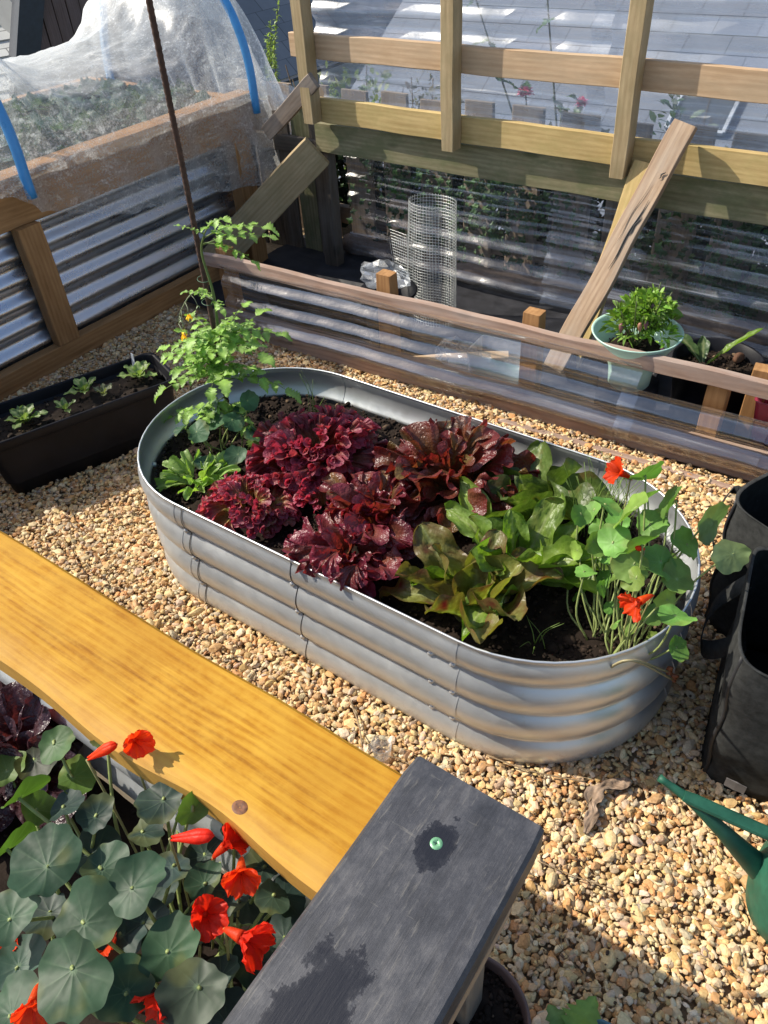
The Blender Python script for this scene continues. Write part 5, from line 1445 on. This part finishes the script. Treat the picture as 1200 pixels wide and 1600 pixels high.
mb = MB(); lathe(mb, [(.07, 0), (.09, .2), (.1, .202), (.1, .21), (.085, .2)], (-1.46, 2.0, .0), 30); tag(mb.build('pot', M['blackplastic']), 'black pot under the crumpled bag behind the low wall', 'plant pot')

# ivy on the picket fence
def ivy():
    r = np.random.default_rng(101); mb = MB()
    def leaf(p, d, s, col):
        d = norm(d); a_ = norm(np.cross(d, [0, 0, 1.])); b_ = np.cross(d, a_); A = r.uniform(0, 6.28)
        k = np.array([1, .45, .8, .4, .62, .62, .4, .8, .45]); th = np.arange(9)*2*np.pi/9 + A
        V = p + s*((k*np.cos(th))[:, None]*a_ + (k*np.sin(th))[:, None]*b_ + d*.15*np.cos(th*2)[:, None])
        mb.add(np.vstack([V, p + d*s*.12]), [[i, (i+1) % 9, 9] for i in range(9)], col)
    clumps = [(r.uniform(-2.0, .9), r.uniform(0, .42), r.uniform(.06, .16)) for _ in range(24)]
    for (x, z, s) in clumps:
        for k in range(int(80*s/.1)):
            p = np.array([x + r.normal()*s, 2.72 - r.uniform(0, .05), z + r.normal()*s*.8])
            if p[2] > .56 or p[2] < -.02: continue
            leaf(p, np.array([r.normal()*.4, -1, r.uniform(-.1, .8)]), r.uniform(.012, .028), np.array((.05, .10, .035))*r.uniform(.5, 1.9)*r.uniform(.85, 1.15, 3))
    for k in range(9000):                                    # ivy added behind the pickets, its green darkened to paint the shaded gaps
        p = np.array([r.uniform(-2.8, 1.4), 2.84 + r.uniform(0, .10), r.uniform(-.3, .50)]); leaf(p, np.array([r.normal()*.5, -1, r.uniform(-.2, .8)]), r.uniform(.02, .045), np.array((.022, .04, .02))*r.uniform(.4, 1.7))
    o = mb.build('ivy', M['leafwax'], smooth=False); tag(o, 'dark ivy climbing over and behind the picket fence', 'ivy', kind='stuff')
ivy()

# ---------------------------------------------------------------- plants beyond the fence
def shrub(name, label, c, rad, h, n, L, col, seed, cat='shrub', group=None):
    r = np.random.default_rng(seed); root = thing(name, label, cat, (c[0], c[1], c[2]), group)
    st = MB(); lf = MB()
    for k in range(9):
        a = k*2.4; e = np.array([c[0]+rad*.8*math.cos(a), c[1]+rad*.8*math.sin(a), c[2]+h*r.uniform(.7, 1)])
        tube(st, spline([(c[0], c[1], c[2]), ((c[0]*2+e[0])/3, (c[1]*2+e[1])/3, c[2]+h*.45), e], 9), np.linspace(.012, .003, 9), 5, (.12, .09, .06))
    for k in range(14):
        a = r.uniform(0, 6.28); q = r.uniform(.1, .8); dome_plant(lf, (c[0]+rad*q*math.cos(a), c[1]+rad*q*math.sin(a), c[2]+h*r.uniform(.25, .75)), rad*.45, h*.3, n//14, L, col, r)
    st.build('stems', M['bark'], root); lf.build('leaves', M['leaf'], root)
    return root
shrub('shrub', 'yellow green shrub beyond the fence behind the left post', (-2.95, 3.75, -1.6), .42, 2.12, 1400, .06, (.15, .20, .06), 111)
shrub('shrub', 'bare twiggy grey shrub beyond the fence by the second post', (-2.42, 3.7, -1.6), .26, 2.1, 900, .04, (.14, .13, .11), 112)
shrub('shrub', 'small dark leaved shrub showing behind the leaning board top', (-.95, 3.3, -.9), .16, 1.55, 420, .06, (.06, .11, .06), 113)
def rose(label, c, top, lean, blooms, seed, group=None):
    r = np.random.default_rng(seed); root = thing('rose', label, 'rose', c, group)
    st = MB(); lf = MB()
    for k, (lx, ly, h) in enumerate(lean):
        P = spline([c, (c[0]+lx*.3, c[1]+ly*.3, c[2]+h*.5), (c[0]+lx, c[1]+ly, c[2]+h)], 24); tube(st, P, np.linspace(.008, .003, 24), 6, (.12, .13, .07))
        for i in range(9, 24, 2):
            serrated(lf, P[i], r.normal(size=3)+[0, 0, .3], (0, 0, 1), .07, .024, np.array((.05, .10, .05))*r.uniform(.7, 1.5), r)
            serrated(lf, P[i], r.normal(size=3)+[0, 0, -.1], (0, 0, 1), .06, .022, np.array((.05, .10, .05))*r.uniform(.7, 1.5), r)
        if k < len(blooms):
            fl = MB(); q = P[-1]; s = blooms[k]
            for ring_ in range(4):
                for j in range(6):
                    a = j*1.047 + ring_*.5; d = np.array([math.cos(a)*(.3+.3*ring_), math.sin(a)*(.3+.3*ring_), 1-.25*ring_]); serrated(fl, q, d, (0.3, 0.2, 1), s, s*.5, np.array((.62, .16, .34))*r.uniform(.8, 1.25), r, 3)
            fl.build('bloom', M['petal'], root)
    st.build('stems', M['stem'], root); lf.build('leaves', M['leaf'], root)
rose('pink rose with two small blooms beyond the fence between the second and third posts', (-1.42, 3.2, -.8), 0, [(-.16, .0, 1.34), (.08, .02, 1.32), (-.04, .1, 1.26)], (.036, .028), 121)
rose('tall leafy climbing stem beyond the fence right of the second post', (-1.40, 3.4, -.9), 0, [(-.15, -.15, 1.85), (-.48, -.1, 1.75)], (), 122)
def sprig(label, c, h, n, seed):
    r = np.random.default_rng(seed); mb = MB()
    for k in range(n):
        b = np.array(c) + [r.uniform(-.05, .05), r.uniform(-.03, .03), 0]; hh = h*r.uniform(.5, 1)
        P = spline([b, b + [r.uniform(-.02, .02), 0, hh*.5], b + [r.uniform(-.03, .05), .01, hh]], 24); tube(mb, P, .0015, 4, (.2, .2, .08))
        for i in range(3, 24):
            for _ in range(4): serrated(mb, P[i], r.normal(size=3) + [0, 0, .5], (.1, .2, 1), .020, .005, np.array((.24, .32, .10))*r.uniform(.6, 1.4), r, 2)
    tag(mb.build('shrub_sprigs', M['leaf']), label, 'shrub')
sprig('light green upright sprigs behind the netting end against the dark roof', (-2.63, 2.85, .45), .45, 5, 131)
sprig('small low sprigs beside the left post behind the grey board', (-2.38, 2.90, .38), .22, 4, 132)

# ---------------------------------------------------------------- right side: grow bags, watering can, pots
def grow_bag(label, c, hx, hy, h, yaw, seed, leanx=0):
    root = thing('grow_bag', label, 'grow bag', (c[0], c[1], 0), 'black fabric grow bags on the gravel')
    r = np.random.default_rng(seed); n = 64
    a = np.linspace(0, 2*np.pi, n, endpoint=False)
    def rg(z, k, w=0):
        e = .30
        x = np.sign(np.cos(a))*np.abs(np.cos(a))**e*hx*k; y = np.sign(np.sin(a))*np.abs(np.sin(a))**e*hy*k
        w_ = 1 + w*np.sin(a*3+seed) ; x = x*w_; y = y*w_
        cx, sx = math.cos(yaw), math.sin(yaw)
        zz = z + .010*np.sin(a*2+seed)*(z/h)
        return np.column_stack([c[0]+x*cx-y*sx+leanx*z, c[1]+x*sx+y*cx, zz])
    rows = [rg(z, .93+.07*(z/h)-.02*math.sin(z*40), .015) for z in np.linspace(0, h, 14)]
    V = np.array(rows).reshape(-1, 3); V[:, :2] += .004*vnoise(V, 18, seed)[:, None]
    mb = MB(); mb.add(V, grid_faces(14, n, True)); mb.f.append([list(range(n))[::-1]])
    top = rg(h+.003, 1.005, .015); inn = rg(h, .97, .015)
    mb.add(np.array([rg(h, 1.0, .015), top, inn]).reshape(-1, 3), grid_faces(3, n, True))
    mb.build('outer_fabric', M['felt'], root)
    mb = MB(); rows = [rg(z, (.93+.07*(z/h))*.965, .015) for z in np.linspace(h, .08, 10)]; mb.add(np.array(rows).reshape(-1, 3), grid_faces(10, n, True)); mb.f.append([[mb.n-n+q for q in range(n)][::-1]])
    mb.build('inner_fabric', M['felt_shade'], root)  # inside of the same fabric, coloured dark to paint its shade
    # bound seams down the corners
    for k in (8, 24, 40, 56):
        s = MB(); tube(s, [rg(z, .935+.07*(z/h)-.02*math.sin(z*40), .015)[k] for z in np.linspace(.005, h, 16)], .004, 6); s.build('seam', M['dark'], root)
    return root, rg
gb, rg = grow_bag('nearer black fabric grow bag at the right photo edge beside the green watering can', (.100, 1.082), .158, .155, .35, .15, 1, -.01)
def strap(root, P, wd=.022):
    P = spline(P, 24); T = norm(np.gradient(P, axis=0)); side = norm(np.cross(T, [1., .3, 0.2])); mb = MB()
    V = np.stack([P - side*wd/2, P + side*wd/2], 1); N = norm(np.cross(T, side))*.0012
    W = np.concatenate([V.reshape(-1, 3) + np.repeat(N, 2, 0), V.reshape(-1, 3) - np.repeat(N, 2, 0)])
    F = grid_faces(24, 2); mb.add(W, np.concatenate([F, F[:, ::-1] + 48])); mb.f.append([[2*i, 2*i+2, 48+2*i+2, 48+2*i] for i in range(23)] + [[2*i+1, 48+2*i+1, 48+2*i+3, 2*i+3] for i in range(23)])
    mb.build('strap', M['felt'], root, True)
strap(gb, [(-.035, 1.03, .30), (-.06, 1.05, .22), (-.10, 1.09, .16), (-.105, 1.14, .22), (-.06, 1.14, .32)], .035)
strap(gb, [(-.026, 1.0, .30), (-.040, .985, .22), (-.032, .97, .12)], .02)
for (x0, z0) in ((.075, .245), (.025, .055)):
    t_ = MB(); board(t_, (x0, .905, z0), (x0+.035, .905, z0), .026, .003, (0, 0, 1), bev=.0008, n=3); t_.build('loop_tab', plain('grey_tab', (.13, .12, .12), .9), gb)
gb2, _ = grow_bag('farther black fabric grow bag with open top behind the nearer one', (.055, 1.37), .170, .150, .35, -.45, 2)
strap(gb2, [(-.115, 1.40, .30), (-.165, 1.38, .31), (-.17, 1.33, .24), (-.13, 1.27, .21), (-.10, 1.27, .24)], .022)
cos_lettuce('little green seedling leaves inside the nearer grow bag at the photo edge', (.10, 1.03, .20), 5, .07, .02, (.12, .3, .08), (.1, .25, .06), 0, 141, name='seedling', cat='seedling')

def watering_can():
    c = (.205, .775, 0)
    root = thing('watering_can', 'dark green plastic watering can with long spout at the right photo edge', 'watering can', c)
    mb = MB(); lathe(mb, [(.001, .002), (.088, .0), (.094, .01), (.100, .05), (.099, .10), (.090, .15), (.076, .172), (.066, .178), (.060, .174), (.02, .17), (.001, .17)], c, 56); mb.build('body', M['cangreen'], root)
    P = spline([at_z(1030, 1215, .245), at_z(1080, 1252, .225), at_z(1128, 1298, .18), at_z(1165, 1335, .12), (.13, .765, .07)], 24)
    mb = MB(); tube(mb, P, np.interp(np.linspace(0, 1, 24), [0, .05, .5, 1], [.0065, .0055, .012, .024]), 14); mb.build('spout', M['cangreen'], root)
    mb = MB(); board(mb, at_z(1068, 1244, .235), at_z(1240, 1318, .20), .020, .010, (0, 1, .3), bev=.003, n=10); mb.build('brace', M['cangreen'], root)
    mb = MB(); tube(mb, spline([(.17, .80, .172), (.2, .80, .23), (.27, .77, .24), (.315, .75, .15), (.30, .75, .06)], 30), .010, 12); mb.build('handle', M['cangreen'], root)
watering_can()
def simple_pot(label, c, r_, h, mat, seed, name='pot'):
    mb = MB(); lathe(mb, [(r_*.72, 0), (r_*.93, h*.86), (r_*1.0, h*.87), (r_*1.0, h*.985), (r_*.985, h), (r_*.95, h), (r_*.93, h*.97), (r_*.88, h*.7)], (c[0], c[1], 0), 56)
    o = mb.build(name, M[mat]); tag(o, label, 'plant pot')
    soil_bed('soil', 'dark soil in the ' + label.split(' at ')[0].split(' under ')[0], lambda x, y: np.hypot(x-c[0], y-c[1]) < r_*.93, c[0]-r_, c[0]+r_, c[1]-r_, c[1]+r_, h*.82, .007, .006, seed, 500)
simple_pot('brown plastic pot under the end of the black timber', (-.158, .300), .088, .15, 'brownpot', 151)
simple_pot('blue grey fabric pot at the bottom photo edge', (.012, .315), .078, .19, 'bluefelt', 152)
r_ = np.random.default_rng(8); mb = MB()
serrated(mb, (-.03, .345, .205), (.1, .7, .55), (0, -.2, 1), .055, .024, np.array((.15, .28, .05)), r_, 6)
serrated(mb, (-.03, .335, .205), (-.6, .4, .3), (0, 0, 1), .045, .02, np.array((.10, .2, .04)), r_, 6)
serrated(mb, (-.03, .335, .205), (.8, .0, .3), (0, 0, 1), .05, .02, np.array((.10, .2, .04)), r_, 6)
tube(mb, [(0, .315, .15), (-.02, .33, .19), (-.03, .34, .207)], .0018, 6, (.12, .2, .05))
tag(mb.build('young_plant', M['leaf']), 'young plant with toothed green leaf in the blue grey fabric pot', 'plant')

# ---------------------------------------------------------------- litter on the gravel
def bark_piece():
    mb = MB(); nu, nv = 40, 16
    P = spline([(-.118, .835, .014), (-.148, .80, .02), (-.160, .765, .018), (-.150, .735, .018), (-.147, .70, .010)], nu)
    T = norm(np.gradient(P, axis=0)); S = np.cross(T, [0, 0, 1.]); V = []
    for i in range(nu):
        t = i/(nu-1); wd = .013*math.sin(math.pi*(.08+.84*t))**.6*(1+.3*math.sin(t*17))
        for j in range(nv):
            v = -1+2*j/(nv-1); V.append(P[i] + S[i]*wd*v + np.array([0, 0, .004*(1-v*v) + .006*abs(v)]))
    V = np.array(V); V[:, 2] += .007*vnoise(V*[1, .3, 1], 190, 3, 4); V[:, 0] += .008*vnoise(V, 45, 5); V[:, 2] = np.maximum(V[:, 2], .006)
    W = V - [0, 0, .004]
    c = np.array((.30, .22, .16))*(1+.8*vnoise(V*[1, .3, 1], 150, 9))[:, None]
    mb.add(V, grid_faces(nu, nv), c); mb.add(W, grid_faces(nu, nv)[:, ::-1], c*.5)
    tag(mb.build('bark_piece', M['bark']), 'curled strip of peeling brown bark lying on the gravel', 'bark')
bark_piece()
def dry_stalks():
    r = np.random.default_rng(161)
    for (P, w_, lab) in (([(760, 1180), (830, 1205), (915, 1222)], .0016, 'long dry brown stalk on the gravel in front of the steel bed'), ([(985, 1195), (930, 1240), (905, 1280)], .0012, 'short dry stalk lying across the gravel beside the bark'),
                         ([(545, 1090), (560, 1130), (566, 1165)], .0018, 'pale dry stalk between the sleeper and the steel bed'), ([(590, 1175), (640, 1195), (650, 1225)], .001, 'thin dry stalk beside the clear cup'),
                         ([(95, 838), (105, 855), (112, 870)], .0012, 'thin dry stalk on the shaded gravel at left'), ([(840, 1345), (900, 1370), (960, 1390)], .0012, 'dry stalk near the end of the black timber')):
        Q = [at_z(u, v, .016 + .004*k) for k, (u, v) in enumerate(P)]
        mb = MB(); tube(mb, spline(Q, 16), w_, 5, (.33, .23, .13)); tag(mb.build('dry_stalk', M['stem']), lab, 'stalk', 'dry stalks on the gravel')
dry_stalks()
p = at_z(597, 1176, .015)
mb = MB(); a = np.linspace(0, 1, 6)
lathe(mb, [(.017, 0), (.020, .035), (.021, .0355), (.0195, .036), (.0165, .002), (.001, .002)], (p[0], p[1], .008), 36)
tag(mb.build('clear_cup', M['clear_film']), 'small clear plastic cup standing in the gravel beside the golden sleeper', 'cup')
blades('sedum_sprig', 'small yellow green sprigs on the gravel behind the right end of the oval bed', [(-.40+.2*r_.random(), 1.44+.05*r_.random(), .0, r_.uniform(.03, .08), .02) for _ in range(26)], 5, 'weed', (.35, .38, .05))
